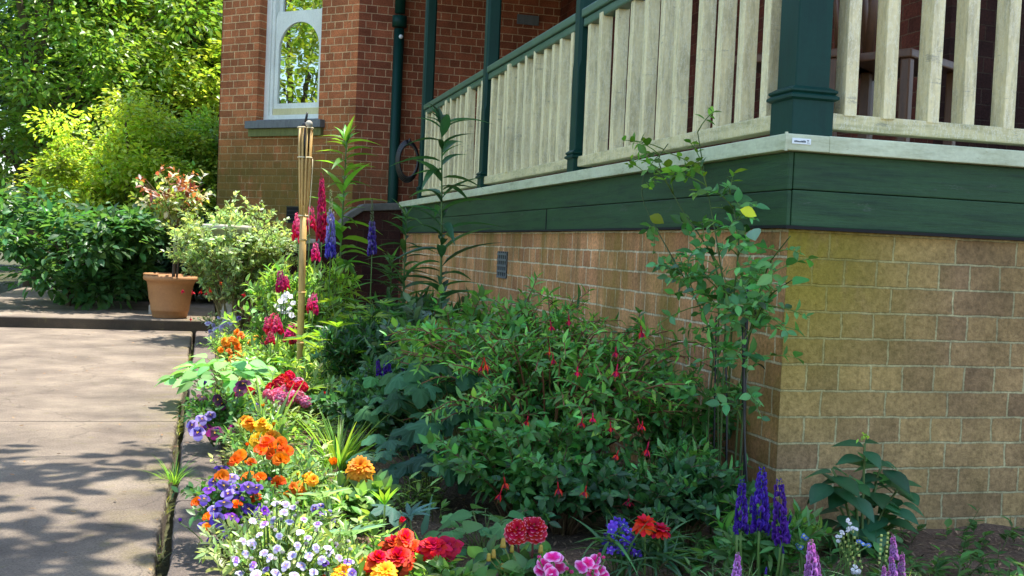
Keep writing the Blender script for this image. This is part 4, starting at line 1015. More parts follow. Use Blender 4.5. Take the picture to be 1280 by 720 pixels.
ml.add(T_OV, frames(np.array(P), np.array(D), [0, 0, 1], rg.uniform(.1, .2, len(P))), G_TREE)
part("trunk", ms.mesh("trunk", M_BARK), dap); part("crown", ml.mesh("crown", M_LEAF), dap)

# ------------------------------------------------------------------ pots, bird bath, torch
def pot(label, base, s):
    t = thing("terracotta_pot", label, "plant pot", base, "terracotta pots")
    pr = [(0, 0), (.15, 0), (.158, .012), (.168, .06), (.172, .062), (.176, .075), (.176, .085), (.205, .3), (.22, .34), (.245, .352), (.25, .365), (.25, .385), (.24, .393), (.222, .393), (.215, .36), (.2, .335), (0, .335)]
    K = 40; V = []; f = []
    for r, z in pr:
        for i in range(K): a = i * 2 * math.pi / K; V.append((r * s * math.cos(a), r * s * math.sin(a), z * s))
    for j in range(len(pr) - 1):
        for i in range(K):
            p, q = j * K + i, j * K + (i + 1) % K; f += [(p, q, q + K), (p, q + K, p + K)]
    part("pot_body", mesh_from("pot_body", V, f[:-2 * K], [M_TERRA]), t)
    V2 = [(.205 * s * math.cos(i * 2 * math.pi / K), .205 * s * math.sin(i * 2 * math.pi / K), .345 * s + .006 * math.sin(i * 3)) for i in range(K)] + [(0, 0, .352 * s)]
    part("potting_soil", mesh_from("potting_soil", V2, [(i, (i + 1) % K, K) for i in range(K)], [M_SOIL]), t)
    return t
p1 = PY(212, 398, 11.25); p2 = PY(203, 385, 11.75)
pot("large terracotta pot standing at the front of the path step", (p1[0], 11.25, .1), 1.02)
pot("smaller terracotta pot just behind, mostly hidden by the front one", (PY(205, 340, 11.8)[0], 11.8, .19), .8)
box("brick_block", (PY(205, 340, 11.8)[0] - .13, PY(205, 340, 11.8)[0] + .13, 11.68, 11.92, .1, .188), M_STONE); tag(bpy.data.objects["brick_block"], "grey block under the smaller terracotta pot", "block")
pb = thing("potted_bush", "small standard bush with reddish tips growing from the terracotta pot", "potted plant", (p1[0] + .02, 11.27, .455))
b = MB(); hh = PY(222, 285, 11.27)[2] - .455
b.tube(quad([0, 0, 0], [.01, 0, hh * .5], [.0, 0, hh], 8), .017, .012, S(110, 92, 70), 8); b.tube(quad([.03, .02, 0], [.05, 0, hh * .5], [.03, 0, hh], 8), .011, .008, S(96, 80, 60), 7)
part("trunk", b.mesh("trunk", M_BARK), pb)
ms, ml, lv = MB(), MB(), Leaves(); rg = np.random.default_rng(31)
for st in dome_stems(.42, .55, 26, rg, (0, 0), .01, .55, .45):
    st = st + [0, 0, hh * .9]; ms.tube(st, .005, .002, S(110, 70, 54), 4)
    for k in range(5):
        j = rg.integers(2, 8); d = nrm(rg.normal(0, 1, 3) * [1, 1, .7]) * .13; tw = quad(st[j], st[j] + d * .5, st[j] + d, 4)
        hi = (st[j][2] - hh) / .5
        col = S(140, 84, 62) if rg.random() < max(0, hi - .35) * 1.0 else (S(186, 190, 176) if rg.random() < .3 else S(128, 150, 72))
        along(lv, tw, 7, T_OV, .075, col, 0, 1.05, .9, 'alt', .3, .2, rg)
lv.into(ml); part("stem", ms.mesh("stem", M_STEM), pb); part("crown", ml.mesh("crown", M_LEAF), pb)
# bird bath
q = PY(290, 288, 9.9)
bbt = thing("bird_bath", "pale stone bird bath rising from the variegated shrub", "bird bath", (q[0], 9.9, 0))
zt_ = q[2] + .02
def lathe(name, pr, m, parent, K=32):
    V = []; f = []
    for r, z in pr:
        for i in range(K): a = i * 2 * math.pi / K; V.append((r * math.cos(a), r * math.sin(a), z))
    for j in range(len(pr) - 1):
        for i in range(K):
            p, q_ = j * K + i, j * K + (i + 1) % K; f += [(p, q_, q_ + K), (p, q_ + K, p + K)]
    return part(name, mesh_from(name, V, f, [m]), parent)
lathe("bowl", [(.001, zt_ - .16), (.08, zt_ - .155), (.19, zt_ - .07), (.225, zt_ - .02), (.245, zt_ - .015), (.25, zt_ + .005), (.24, zt_ + .025), (.215, zt_ + .025), (.15, zt_ - .02), (.001, zt_ - .035)], M_STONE, bbt)
lathe("pedestal", [(.17, 0), (.17, .05), (.13, .08), (.075, .16), (.06, .4), (.085, zt_ - .2), (.1, zt_ - .156), (.001, zt_ - .156)], M_STONE, bbt)

# bamboo torch
TY = 6.05; tp = PY(382, 158, TY); tb = PY(375.5, 455, TY)
tor = thing("bamboo_torch", "tall bamboo garden torch standing among the pink flowers", "garden torch", (tb[0], TY, 0))
zt2 = tp[2]; lx = tp[0] - tb[0]
def tl(z): return np.array([lx * z / zt2, 0, z])
b = MB(); b.tube([tl(0), tl(zt2 * .5), tl(zt2 * .72)], .0185, .019, S(206, 166, 96), 12)
for z in (.35, .62, .9): b.tube([tl(z - .006), tl(z + .006)], .0215, .0215, S(180, 130, 66), 12)
part("pole", b.mesh("pole", M_BAMB), tor)
for i in range(9):
    a = i * 2 * math.pi / 9; b = MB()
    def pt(z, r): return tl(z) + [r * math.cos(a), r * math.sin(a), 0]
    b.tube([pt(zt2 * .68, .018), pt(zt2 * .74, .022), pt(zt2 * .86, .028), pt(zt2 * .995, .034)], .005, .0065, S(214, 176, 108), 5)
    part("cane_strip", b.mesh("cane_strip", M_BAMB), tor)
def ring(nm, z, r, m, rr=.004):
    b = MB(); a = np.linspace(0, 2 * math.pi, 25); b.tube(np.stack([tl(z)[0] + r * np.cos(a), r * np.sin(a), z + 0 * a], 1), rr, rr, (1, 1, 1), 6); return part(nm, b.mesh(nm, m), tor)
ring("binding", zt2 - .008, .0405, M_TWINE); ring("binding", zt2 - .165, .0365, M_TWINE); ring("binding", zt2 * .685, .026, M_TWINE)
b = MB(); b.tube([tl(zt2 - .17), tl(zt2 - .01)], .022, .026, (.05, .04, .04), 16); part("fuel_can", b.mesh("fuel_can", M_BLACK), tor)
b = MB(); b.tube([tl(zt2 - .01), tl(zt2 + .012), tl(zt2 + .02)], .026, .016, (.05, .05, .05), 14); b.tube([tl(zt2 + .02), tl(zt2 + .055) + [.004, 0, 0], tl(zt2 + .075) + [.008, 0, 0]], .008, .005, (.05, .05, .05), 8); part("wick_cap", b.mesh("wick_cap", M_BLACK), tor)
part("knob", (lambda bm: (bmesh.ops.create_uvsphere(bm, u_segments=12, v_segments=8, radius=.019), bm_mesh("knob", bm, M_STONE, 0, True))[1])(bmesh.new()), tor, np.array([tb[0], TY, 0]) + tl(zt2 + .012) + [.016, -.022, 0])
b = MB(); b.tube([tl(zt2 - .17) + [.04, -.01, 0], tl(zt2 * .85) + [.04, -.012, 0], tl(zt2 * .76) + [.034, -.012, 0], tl(zt2 * .685) + [.027, -.012, 0], tl(zt2 * .62) + [.033, -.01, 0]], .0022, .0022, (1, 1, 1), 5); part("string", b.mesh("string", M_TWINE), tor)

# ------------------------------------------------------------------ plants at the far end of the bed
vs = thing("variegated_shrub", "pale variegated shrub with small red flowers around the bird bath", "shrub", (PY(293, 300, 9.95)[0], 9.95, 0))
bush(vs, .64, 1.12, 70, T_VAR, .062, S(152, 176, 122), 7, .22, 9, 'opp', 41, S(120, 110, 70), .004, minh=.55)
flowers(vs, [(240, 363), (252, 361), (228, 362), (275, 352), (258, 364), (307, 383), (306, 366), (238, 396), (262, 360)], vs.location.y - .05, "fuch", .05, False, name="red_flower", jitY=.05)
wp = thing("pansy_plant", "white and lilac pansies at the far end of the kerb", "pansy", bed(276, 424))
bush(wp, .22, .2, 16, T_OV, .035, S(150, 170, 120), 4, .09, 6, 'alt', 42, sr=.002)
flowers(wp, [(274, 397, "viola_w"), (267, 407, "viola_w"), (260, 404, "viola_w"), (270, 412, "viola_w"), (284, 394, "pansy_pur"), (291, 393, "pansy_pur"), (299, 397, "pansy_lil"), (281, 402, "viola_w"), (263, 414, "viola_w"), (277, 408, "viola_w"), (288, 403, "viola_w"), (295, 402, "pansy_lil")], wp.location.y - .05, "viola_w", .06)
mg = thing("marigold_plant", "bright orange marigolds beside the white pansies by the kerb", "marigold", bed(288, 458))
bush(mg, .22, .22, 18, T_LAN3, .05, S(124, 160, 70), 4, .1, 7, 'alt', 43, sr=.002)
flowers(mg, [(296, 415), (301, 419), (280, 426), (290, 424), (276, 437), (286, 439), (297, 433), (291, 449), (301, 442), (283, 431), (294, 427)], mg.location.y, "marigold", .066)
mg2 = thing("marigold_plant", "pair of small yellow marigolds under the pink snapdragons", "marigold", bed(322, 446))
bush(mg2, .12, .16, 9, T_LAN3, .06, S(110, 146, 60), 3, .08, 6, 'alt', 44, sr=.002)
flowers(mg2, [(325, 421), (315, 428), (320, 424)], mg2.location.y, "marigold_y", .07)
bl = thing("broadleaf_plant", "upright broad pale leaves beside the yellow marigolds", "leafy plant", bed(326, 420))
lobes(bl, domept(.12, .24, 10, np.random.default_rng(45)), [T_RND], .15, S(134, 172, 110), np.random.default_rng(45))
hy = thing("primula_plant", "clump of round pale green leaves spilling over the kerb", "primula", bed(284, 506))
rg = np.random.default_rng(46)
lobes(hy, domept(.29, .26, 95, rg, .3), [T_RND, T_BIG], .105, S(126, 180, 104), rg, .002, cv=.12)
sn = thing("snapdragon_plant", "tall pink snapdragons crowded around the bamboo torch", "snapdragon", bedY(362, 400, 6.95))
bush(sn, .36, .74, 40, T_LAN3, .09, S(118, 156, 72), 4, .14, 8, 'alt', 47, sr=.003, minh=.35)
spikes(sn, [(352, 337, 365), (387, 258, 288), (374, 266, 302), (394, 303, 326), (391, 366, 392), (387, 372, 388), (358, 344, 362)], 6.95, "snap", wide=.62)
sn2 = thing("snapdragon_plant", "short crimson pink snapdragons in front of the torch foot", "snapdragon", bedY(352, 430, 6.4))
bush(sn2, .24, .3, 16, T_LAN3, .075, S(130, 164, 84), 4, .11, 7, 'alt', 48, sr=.003)
spikes(sn2, [(343, 391, 417), (347, 396, 416), (363, 404, 428), (338, 414, 430), (369, 410, 430), (336, 396, 412)], sn2.location.y, "snap", wide=.9, seed=2)
wt = thing("white_stock", "fluffy white flowers between the pink snapdragon spikes", "white flower", bedY(357, 420, 6.7))
bush(wt, .12, .3, 8, T_LAN3, .07, S(150, 170, 120), 3, .09, 6, 'alt', 49, sr=.002)
flowers(wt, [(355, 372), (360, 380), (352, 384), (359, 390), (363, 371), (350, 377), (356, 377), (362, 386), (354, 391), (366, 379), (349, 388), (358, 367), (364, 394), (346, 382)], 6.65, "whitef", .04)
# lupins and lilies behind the torch
lupin("lupin_plant", "lupin with one tall deep pink flower spike beside the torch", bedY(402, 330, 7.5), [(402, 216, 302)], (16, .3, .55), G_LIME, .17, 7.5, .47, "lup_pink", 51)
lupin("lupin_plant", "lupin with a pale tipped purple spike beside the pink one", bedY(412, 330, 7.2), [(413, 238, 322)], (14, .3, .5), G_LIME, .19, 7.2, .5, "lup_pur", 52)
lupin("lupin_plant", "lupin whose lone purple spike stands before the stair wall", bedY(464, 340, 7.0), [(465, 249, 319)], (20, .36, .52), G_MID, .18, 7.0, .5, "lup_dk", 53)
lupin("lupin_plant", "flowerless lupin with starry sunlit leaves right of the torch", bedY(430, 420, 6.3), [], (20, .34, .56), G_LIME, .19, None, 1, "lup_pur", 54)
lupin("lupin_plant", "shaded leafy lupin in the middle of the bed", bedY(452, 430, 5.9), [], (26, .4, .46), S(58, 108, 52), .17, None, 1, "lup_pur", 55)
lily("tall sunlit lily stem in leaf beside the brick bay", 425, 7.8, 174, .02, 64, .33, S(112, 158, 58), 300, .1, seed=61)
lily("tallest dark leafy lily standing against the cream balustrade", 556, 6.5, 150, -.05, 56, .36, S(58, 100, 64), 310, .12, seed=62)
lily("short lily shoot in front of the stair wall", 507, 7.4, 272, 0, 34, .26, S(66, 104, 60), 300, .3, seed=63)
lily("leafy lily shoot at the wall end beside the purple lupin", 490, 7.9, 330, 0, 36, .25, S(70, 108, 58), 320, .2, seed=64)
az = thing("azalea_bush", "low azalea with yellow green whorled leaves against the brick wall", "azalea", (1.5, 6.1, 0))
bush(az, .4, .46, 30, T_LAN, .12, S(84, 124, 48), 4, .18, 10, 'whorl' if 0 else 'alt', 65, sr=.004, minh=.6, ang=1.0)
az2 = thing("azalea_bush", "second azalea nearer the fuchsia, under the air brick", "azalea", (1.45, 5.2, 0))
bush(az2, .38, .42, 28, T_LAN, .12, S(70, 112, 46), 4, .18, 10, 'alt', 66, sr=.004, minh=.6, ang=1.0)
az3 = thing("rhododendron", "dark glossy shrub below the short lily shoot", "shrub", (1.32, 7.3, 0))
bush(az3, .42, .52, 26, T_LAN, .14, S(58, 98, 50), 4, .18, 9, 'alt', 67, sr=.004, minh=.5)
fern = thing("feathery_plant", "feathery dark green plant in the shade of the lupins", "leafy plant", bedY(478, 440, 5.6))
bush(fern, .34, .46, 34, T_LAN3, .075, S(50, 92, 46), 6, .16, 12, 'opp', 68, sr=.003)
gsh = thing("grey_leaved_plant", "grey green oval leaved plant beside the dark purple salvia", "leafy plant", bedY(512, 440, 5.4))
bush(gsh, .24, .52, 14, T_OV, .085, S(92, 124, 100), 3, .14, 6, 'opp', 69, sr=.003)
iv = thing("mondo_clump", "clump of dark arching blades under the azaleas", "grass clump", (1.3, 4.75, 0))
straps(iv, 160, .5, .7, S(34, 56, 52), T_STRAP, 70, r0=.12)
ps = thing("salvia_plant", "dark violet salvia half hidden in the middle of the bed", "salvia", bed(492, 545))
bush(ps, .24, .34, 16, T_OV, .06, S(60, 100, 56), 4, .1, 7, 'opp', 71, sr=.003)
spikes(ps, [(474, 449, 470), (487, 451, 498), (494, 470, 499), (480, 456, 480), (503, 452, 470)], ps.location.y, "salvia", wide=.8, seed=3)
la = thing("trailing_plant", "mixed low leaves edging the sunlit middle of the bed", "leafy plant", bed(420, 520))
bush(la, .36, .26, 30, T_LAN3, .075, S(138, 168, 96), 5, .14, 8, 'alt', 72, sr=.002, tipcol=S(180, 190, 130))
lb2 = thing("trailing_plant", "sprawling sunlit greenery below the torch, beside the pink dianthus", "leafy plant", bed(398, 480))
bush(lb2, .32, .34, 32, T_OV, .06, S(140, 168, 92), 5, .13, 8, 'alt', 73, sr=.002)
gl_ = thing("shade_plant", "low soft leaved plant in the shade beside the strap leaves", "leafy plant", bed(470, 560))
bush(gl_, .3, .24, 30, T_OV, .055, S(64, 104, 62), 5, .12, 8, 'opp', 74, sr=.002)

# ------------------------------------------------------------------ the kerb side flowers, far to near
pd = thing("pansy_plant", "dark maroon pansies leaning over the kerb by the round leaves", "pansy", bed(274, 556))
bush(pd, .2, .2, 22, T_OV, .04, S(86, 130, 60), 5, .09, 7, 'alt', 81, sr=.002)
flowers(pd, [(252, 497), (272, 500), (304, 480), (269, 541, "pansy_mag"), (260, 537, "pansy_mag"), (295, 535, "pansy_mag"), (252, 524, "pansy_lil"), (240, 532, "pansy_lil"), (263, 519, "pansy_lil"), (277, 505), (247, 541, "pansy_lil"), (300, 488)], pd.location.y, "pansy_dark", .068)
pu = thing("pansy_plant", "single purple pansy plant beside the pink dianthus", "pansy", bed(318, 545))
bush(pu, .14, .18, 12, T_OV, .04, S(120, 150, 84), 4, .08, 6, 'alt', 82, sr=.002)
flowers(pu, [(310, 511), (317, 515), (322, 508), (301, 492, "redtuft", .8), (312, 491, "redtuft", .8), (313, 519)], pu.location.y, "pansy_pur", .062)
dn = thing("dianthus_plant", "red and pink dianthus in a tight clump in front of the torch", "dianthus", bed(360, 530))
bush(dn, .22, .2, 22, T_LAN3, .06, S(120, 150, 84), 5, .1, 7, 'alt', 83, sr=.002)
flowers(dn, [(349, 480), (362, 472), (340, 487), (364, 483), (377, 484), (354, 476), (346, 492, "pinktuft"), (357, 488, "pinktuft"), (366, 494, "pinktuft"), (352, 498, "pinktuft"), (335, 495, "pinktuft"), (373, 480, "pinktuft"), (344, 501, "pinktuft"), (382, 502, "pinktuft"), (360, 501, "pinktuft"), (374, 496, "pinktuft"), (337, 503, "pinktuft")], dn.location.y, "redtuft", .062)
m3 = thing("marigold_plant", "yellow orange marigolds behind the orange cup flowers", "marigold", bed(320, 585))
bush(m3, .17, .2, 16, T_LAN3, .05, S(120, 156, 78), 4, .09, 7, 'alt', 84, sr=.002)
flowers(m3, [(305, 526), (311, 529), (327, 531), (331, 536), (339, 547), (322, 552)], m3.location.y, "marigold_y", .07)
ir = thing("daylily_plant", "bright green strap leaves arching in the sun", "daylily", bed(424, 582))
straps(ir, 80, .23, .75, S(120, 158, 66), leaf_t(.022, 8, .45, .4, .8, base=.014), 85, r0=.07)
ir2 = thing("iris_plant", "few stiff upright blades between the purple pansy and dianthus", "iris", bed(334, 560))
straps(ir2, 9, .3, .22, S(120, 156, 90), leaf_t(.035, 6, .45, .15, .6, base=.018), 86, r0=.03)
pc = thing("poppy_plant", "orange cup flowers above the purple pansies", "poppy", bed(346, 642))
bush(pc, .17, .2, 20, T_LAN3, .045, S(120, 154, 96), 5, .09, 8, 'alt', 87, sr=.002)
flowers(pc, [(338, 560), (352, 575), (295, 577), (348, 604), (326, 563), (351, 556), (341, 569), (333, 553), (300, 572), (358, 566)], pc.location.y, "poppy", .05)
pv = thing("pansy_plant", "large mound of purple pansies spilling onto the kerb", "pansy", bed(292, 684))
bush(pv, .15, .19, 26, T_OV, .036, S(86, 128, 70), 5, .08, 7, 'alt', 88, sr=.002)
flowers(pv, [(267, 602), (277, 585), (280, 607), (296, 610), (310, 609), (321, 610), (255, 624), (280, 629), (311, 636), (272, 650), (290, 646, "pansy_vio"), (304, 661, "pansy_vio"), (254, 657), (265, 677), (327, 642), (290, 597, "pansy_lil"), (300, 622), (285, 617, "pansy_lil"), (268, 637, "pansy_lil"), (261, 612, "pansy_vio"), (277, 596, "poppy", .75), (310, 597, "poppy", .75), (326, 597, "poppy", .8), (320, 625, "poppy", .75), (245, 628, "poppy", .6), (296, 632, "poppy", .7), (260, 647, "poppy", .6), (259, 660, "poppy", .6), (314, 579, "poppy", .75), (286, 666)], pv.location.y, "pansy_pur", .046, jitY=.04)
vw = thing("viola_plant", "dense mat of small white violas at the bottom of the bed", "viola", bed(345, 738))
bush(vw, .21, .18, 44, T_LAN3, .036, S(150, 172, 112), 6, .08, 8, 'alt', 89, sr=.0018)
flowers(vw, [(345, 629), (366, 634), (357, 630), (342, 650), (316, 651), (349, 670), (372, 682), (375, 665), (357, 707), (377, 707), (307, 692), (337, 697), (395, 685), (392, 715), (330, 691), (380, 649, "viola_p"), (397, 655, "viola_p"), (295, 701, "viola_p"), (332, 712, "viola_p"), (316, 707, "viola_p"), (324, 668), (362, 652), (385, 672), (365, 694), (346, 686), (402, 700), (355, 640), (330, 655, "viola_p"), (320, 718), (345, 716), (368, 718), (386, 695), (331, 638, "pansy_vio", .9), (304, 676), (315, 680), (409, 684), (300, 716)], vw.location.y - .02, "viola_w", .0245, jitY=.05)
c2 = thing("marigold_plant", "tiny yellow marigold between the white violas and the lupin leaves", "marigold", bed(390, 645))
bush(c2, .1, .17, 12, T_LAN3, .04, S(120, 150, 84), 4, .07, 6, 'alt', 90, sr=.002)
flowers(c2, [(387, 595), (385, 603), (391, 600)], c2.location.y, "marigold_y", .042)
zo = thing("zinnia_plant", "big double orange zinnia above a smaller fading one", "zinnia", bed(450, 660))
bush(zo, .1, .12, 9, T_OV, .07, S(110, 146, 76), 3, .08, 5, 'opp', 91, sr=.003)
flowers(zo, [(450, 585, "zinnia_o", 1.25), (459, 606, "marigold_y", .8)], zo.location.y, "zinnia_o", .1, scol=S(70, 48, 30), jitY=.01, tilt=1.1)
for i, (u, v, bu, bv_, lab) in enumerate([(481, 632, 478, 700, "single upright star of lime green lupin leaflets on a pale stalk"), (440, 670, 444, 728, "blue green lupin leaf spread open above the orange zinnias"), (404, 622, 418, 690, "pale lupin leaf catching the sun beside the white violas")]):
    bs_ = bed(bu, bv_); p = PY(u, v, bs_[1]); t = thing("lupin_seedling", lab, "lupin", bs_); ms, ml = MB(), MB(); e = p - np.array(bs_)
    ms.tube(quad([0, 0, 0], [e[0] * .3, 0, e[2] * .6], e, 6), .0035, .0028, S(130, 150, 70), 6)
    ml.add(T_PALMUP if i == 0 else T_PALM, frames(e, [.1, -.6, .1] if i else [.2, -1, .2], [0, -.35 if i else -.1, 1.], [.125, .2, .17][i]), [S(136, 176, 60), S(112, 152, 122), S(128, 164, 126)][i])
    if i == 1:
        e2 = PY(485, 668, bs_[1] + .05) - np.array(bs_); ml.add(T_PALM, frames(e2, [.3, -.5, .3], [0, -.2, 1], .08), S(128, 168, 110)); ms.tube(quad([0, 0, 0], [e2[0] * .5, 0, .05], e2, 5), .002, .002, S(130, 150, 70), 5)
    part("stem", ms.mesh("stem", M_STEM), t); part("leaf", ml.mesh("leaf", M_LEAF), t)
bx_ = bed(515, 690); t = thing("lupin_seedling", "shaded blue green lupin leaf above the red zinnias", "lupin", bx_); ms, ml = MB(), MB()
for u, v, s_, d_ in ((512, 645, .17, [.3, -.5, 0]), (500, 638, .12, [-.6, -.4, .2])):
    e = PY(u, v, bx_[1]) - np.array(bx_); ms.tube(quad([0, 0, 0], [e[0] * .4, 0, e[2] * .7], e, 6), .003, .002, S(120, 140, 90), 5); ml.add(T_LOBE[0] if s_ < .15 else T_PALM, frames(e, d_, [0, -.4, 1], s_), S(84, 122, 108))
part("stem", ms.mesh("stem", M_STEM), t); part("leaf", ml.mesh("leaf", M_DULL), t)
sb = thing("flat_blade", "single broad grey green blade leaning up from the mulch", "leaf blade", bed(527, 678))
b = MB(); e = PY(541, 617, sb.location.y) - np.array(sb.location); b.add(leaf_t(.05, 5, .35, .03, .3, base=.05), frames([0, 0, 0], e, [0, -1, .3], np.linalg.norm(e)), S(92, 130, 110)); part("blade", b.mesh("blade", M_DULL), sb)
zr = thing("zinnia_plant", "mass of scarlet and orange red zinnias at the foot of the picture", "zinnia", bed(512, 745))
bush(zr, .2, .09, 20, T_OV, .06, S(104, 144, 72), 4, .09, 5, 'opp', 92, sr=.003)
flowers(zr, [(492, 683, "zinnia_ro"), (506, 675, "zinnia_ro"), (541, 684), (556, 684), (525, 697, "zinnia_ro"), (541, 693), (472, 702, "zinnia_ro", 1.1), (458, 711, "zinnia_o"), (428, 717, "zinnia_o"), (514, 686, "zinnia_ro"), (497, 700, "zinnia_ro", 1.05), (481, 715, "zinnia_o")], zr.location.y - .05, "zinnia_r", .074, jitY=.03, tilt=1.1)
rd = thing("round_leaf_plant", "small clump of round toothed leaves on the mulch", "leafy plant", bed(602, 703))
rg = np.random.default_rng(93); lobes(rd, domept(.13, .13, 22, rg, .3), [T_CREN, T_RND], .072, S(78, 124, 72), rg, .002)
dh = thing("dahlia_plant", "crimson dahlia with white tipped petals and two open heads", "dahlia", bed(662, 752))
bush(dh, .12, .08, 9, T_BIG, .065, S(76, 116, 64), 2, .08, 4, 'opp', 94, sr=.003)
flowers(dh, [(646, 664, "dahlia", 1.05), (667, 661, "dahlia", .98)], dh.location.y, "dahlia", .088, scol=S(110, 56, 50), jitY=.012, tilt=.6, sr=.0035)
ms = MB()
for u, v, s_ in ((629, 681, 1.2), (617, 694, 1), (611, 698, .9), (640, 687, .8), (676, 688, 1.), (628, 709, .7)):
    p = PY(u, v, dh.location.y - .05) - np.array(dh.location)
    ms.tube([p + [0, 0, -.006], p + [0, 0, .0], p + [0, 0, .009 * s_], p + [0, 0, .014 * s_]], .007 * s_, .004, S(150, 128, 50), 7); ms.tube(quad([p[0] * .4, p[1] * .4, 0], [p[0] * .6, p[1], p[2] * .6], p, 6), .002, .0018, S(104, 116, 56), 5)
part("bud", ms.mesh("bud", M_STEM), dh)
pl = thing("pelargonium_plant", "hot pink pelargonium with pale frilled petal edges", "pelargonium", bed(712, 772))
rg = np.random.default_rng(95); lobes(pl, domept(.1, .1, 14, rg, .4), [T_CREN], .07, S(96, 136, 70), rg, .003)
flowers(pl, [(680, 706), (691, 697), (686, 712), (699, 709), (697, 698), (675, 713), (740, 706), (731, 715), (749, 713), (744, 700), (735, 704), (754, 718), (741, 717), (690, 718), (726, 709)], pl.location.y, "pelarg", .037, jitY=.012, tilt=.4)
cm = thing("bellflower_plant", "violet blue starry bellflower beside the red zinnias", "bellflower", bed(778, 728))
bush(cm, .07, .1, 6, T_STRAP, .12, S(70, 112, 60), 2, .06, 4, 'alt', 96, sr=.002)
flowers(cm, [(771, 652), (766, 657), (779, 655), (764, 662), (785, 664), (776, 666), (767, 671), (788, 671), (760, 677), (781, 675), (772, 680), (790, 682), (784, 686), (763, 689), (776, 688), (795, 691), (768, 682), (780, 660), (786, 678)], cm.location.y, "campan", .034, jitY=.015, tilt=.2, foot=(0, 0, 0))
rz = thing("zinnia_plant", "two flat red zinnias on bare green stems", "zinnia", bed(815, 735))
bush(rz, .08, .1, 5, T_STRAP, .16, S(64, 104, 66), 1, .05, 4, 'opp', 97, sr=.002)
flowers(rz, [(806, 655, "redzin", 1.15), (826, 663, "redzin", .9)], rz.location.y, "redzin", .078, jitY=.02, tilt=2.2, sr=.0036, cam_=.3)

# ------------------------------------------------------------------ the shaded shrubs along the wall
an = thing("anemone_plant", "large dark lobed leaves on thin stalks at the left of the fuchsia", "leafy plant", bedY(590, 600, 4.0))
rg = np.random.default_rng(101); sp_ = domept(.38, .5, 92, rg, .2)
lobes(an, sp_, T_LOBE3 + T_LOBE, .125, S(60, 104, 66), rg, .0026, S(92, 104, 58))
an2 = thing("anemone_plant", "lobed leaf clump under the azaleas behind the large dark leaves", "leafy plant", bedY(560, 480, 4.75))
lobes(an2, domept(.32, .5, 46, rg, .3), T_LOBE3 + T_LOBE, .12, S(74, 122, 66), rg, .0026)
an3 = thing("anemone_plant", "low lobed leaves in deep shade beside the round leaf clump", "leafy plant", bedY(530, 590, 3.75))
lobes(an3, domept(.22, .24, 26, rg, .3), T_LOBE, .12, S(58, 98, 74), rg, .0022)
fu = thing("fuchsia_bush", "big green fuchsia bush hung with red flowers against the brick wall", "fuchsia", (1.22, 3.85, 0))
bush(fu, .58, .66, 38, T_OV4, .05, S(86, 138, 68), 6, .16, 7, 'opp', 111, S(110, 74, 50), .004, minh=.5, low=.15, lean=(-.02, 0), tipcol=S(116, 164, 72))
FUP = [(604, 451), (688, 401), (711, 393), (687, 434), (691, 441), (722, 458), (801, 407), (770, 433), (763, 527), (773, 563), (797, 523), (803, 526), (697, 602), (630, 596), (628, 609), (811, 552), (605, 447), (772, 455), (728, 522), (741, 516), (660, 520), (733, 607), (865, 589), (786, 620)]
ms, ml, lv = MB(), MB(), Leaves(); rg = np.random.default_rng(114)
for k in range(44):     # arching side shoots over the near face
    a = rg.uniform(2.6, 6.0); r_ = rg.uniform(.42, .66); e = np.array([math.cos(a) * r_, math.sin(a) * r_, rg.uniform(.2, .6)])
    st = quad([e[0] * .25, e[1] * .25, .12], [e[0] * .6, e[1] * .6, e[2] * 1.15 + .06], e, 8); ms.tube(st, .0035, .0018, S(120, 78, 54), 5)
    along(lv, st, 9, T_LAN, .062, S(98, 150, 68), .5, 1.03, .9, 'opp', .3, .35, rg, .3)
for k in range(60):
    a = rg.uniform(0, 6.28); r_ = rg.uniform(.1, .7); e = np.array([math.cos(a) * r_ * .9, math.sin(a) * r_, rg.uniform(.48, .8) * (1 - .4 * r_)])
    st = quad([e[0] * .15, e[1] * .15, .1], [e[0] * .45, e[1] * .45, e[2] * .95], e, 8); ms.tube(st, .004, .002, S(120, 78, 54), 5)
    along(lv, st, 9, T_LAN, .066, S(104, 156, 70), .45, 1.03, .95, 'opp', .3, .4, rg, .3)
    for j in (4, 5, 6):
        d = nrm(rg.normal(0, 1, 3) * [1, 1, .4]) * .12; tw = quad(st[j], st[j] + d * .5, st[j] + d, 4); ms.tube(tw, .002, .001, S(120, 78, 54), 4); along(lv, tw, 5, T_LAN, .056, S(96, 148, 66), .2, 1.05, .9, 'opp', .3, .3, rg)
lv.into(ml); part("long_shoot", ms.mesh("long_shoot", M_STEM), fu); part("shoot_leaves", ml.mesh("shoot_leaves", M_LEAF), fu)
flowers(fu, FUP, 3.62, "fuch", .04, False, name="fuchsia_flower", jitY=.06)
for o in list(fu.children):
    if o.name.startswith("fuchsia_flower"): o.rotation_euler = (random.gauss(0, .15), random.gauss(0, .15), random.uniform(0, 6))
fu2 = thing("fuchsia_bush", "slender fuchsia spray with pendent orange red flowers below the azaleas", "fuchsia", (1.02, 4.55, 0))
bush(fu2, .32, .66, 14, T_OV4, .07, S(92, 138, 62), 4, .18, 6, 'opp', 112, S(120, 84, 54), .0035, minh=.65, low=.4)
flowers(fu2, [(545, 400), (551, 403), (557, 412), (563, 420), (576, 430), (548, 408)], 4.5, "fuch", .036, False, name="fuchsia_flower", jitY=.05)
for o in list(fu2.children):
    if o.name.startswith("fuchsia_flower"): o.rotation_euler = (0, 0, random.uniform(0, 6))
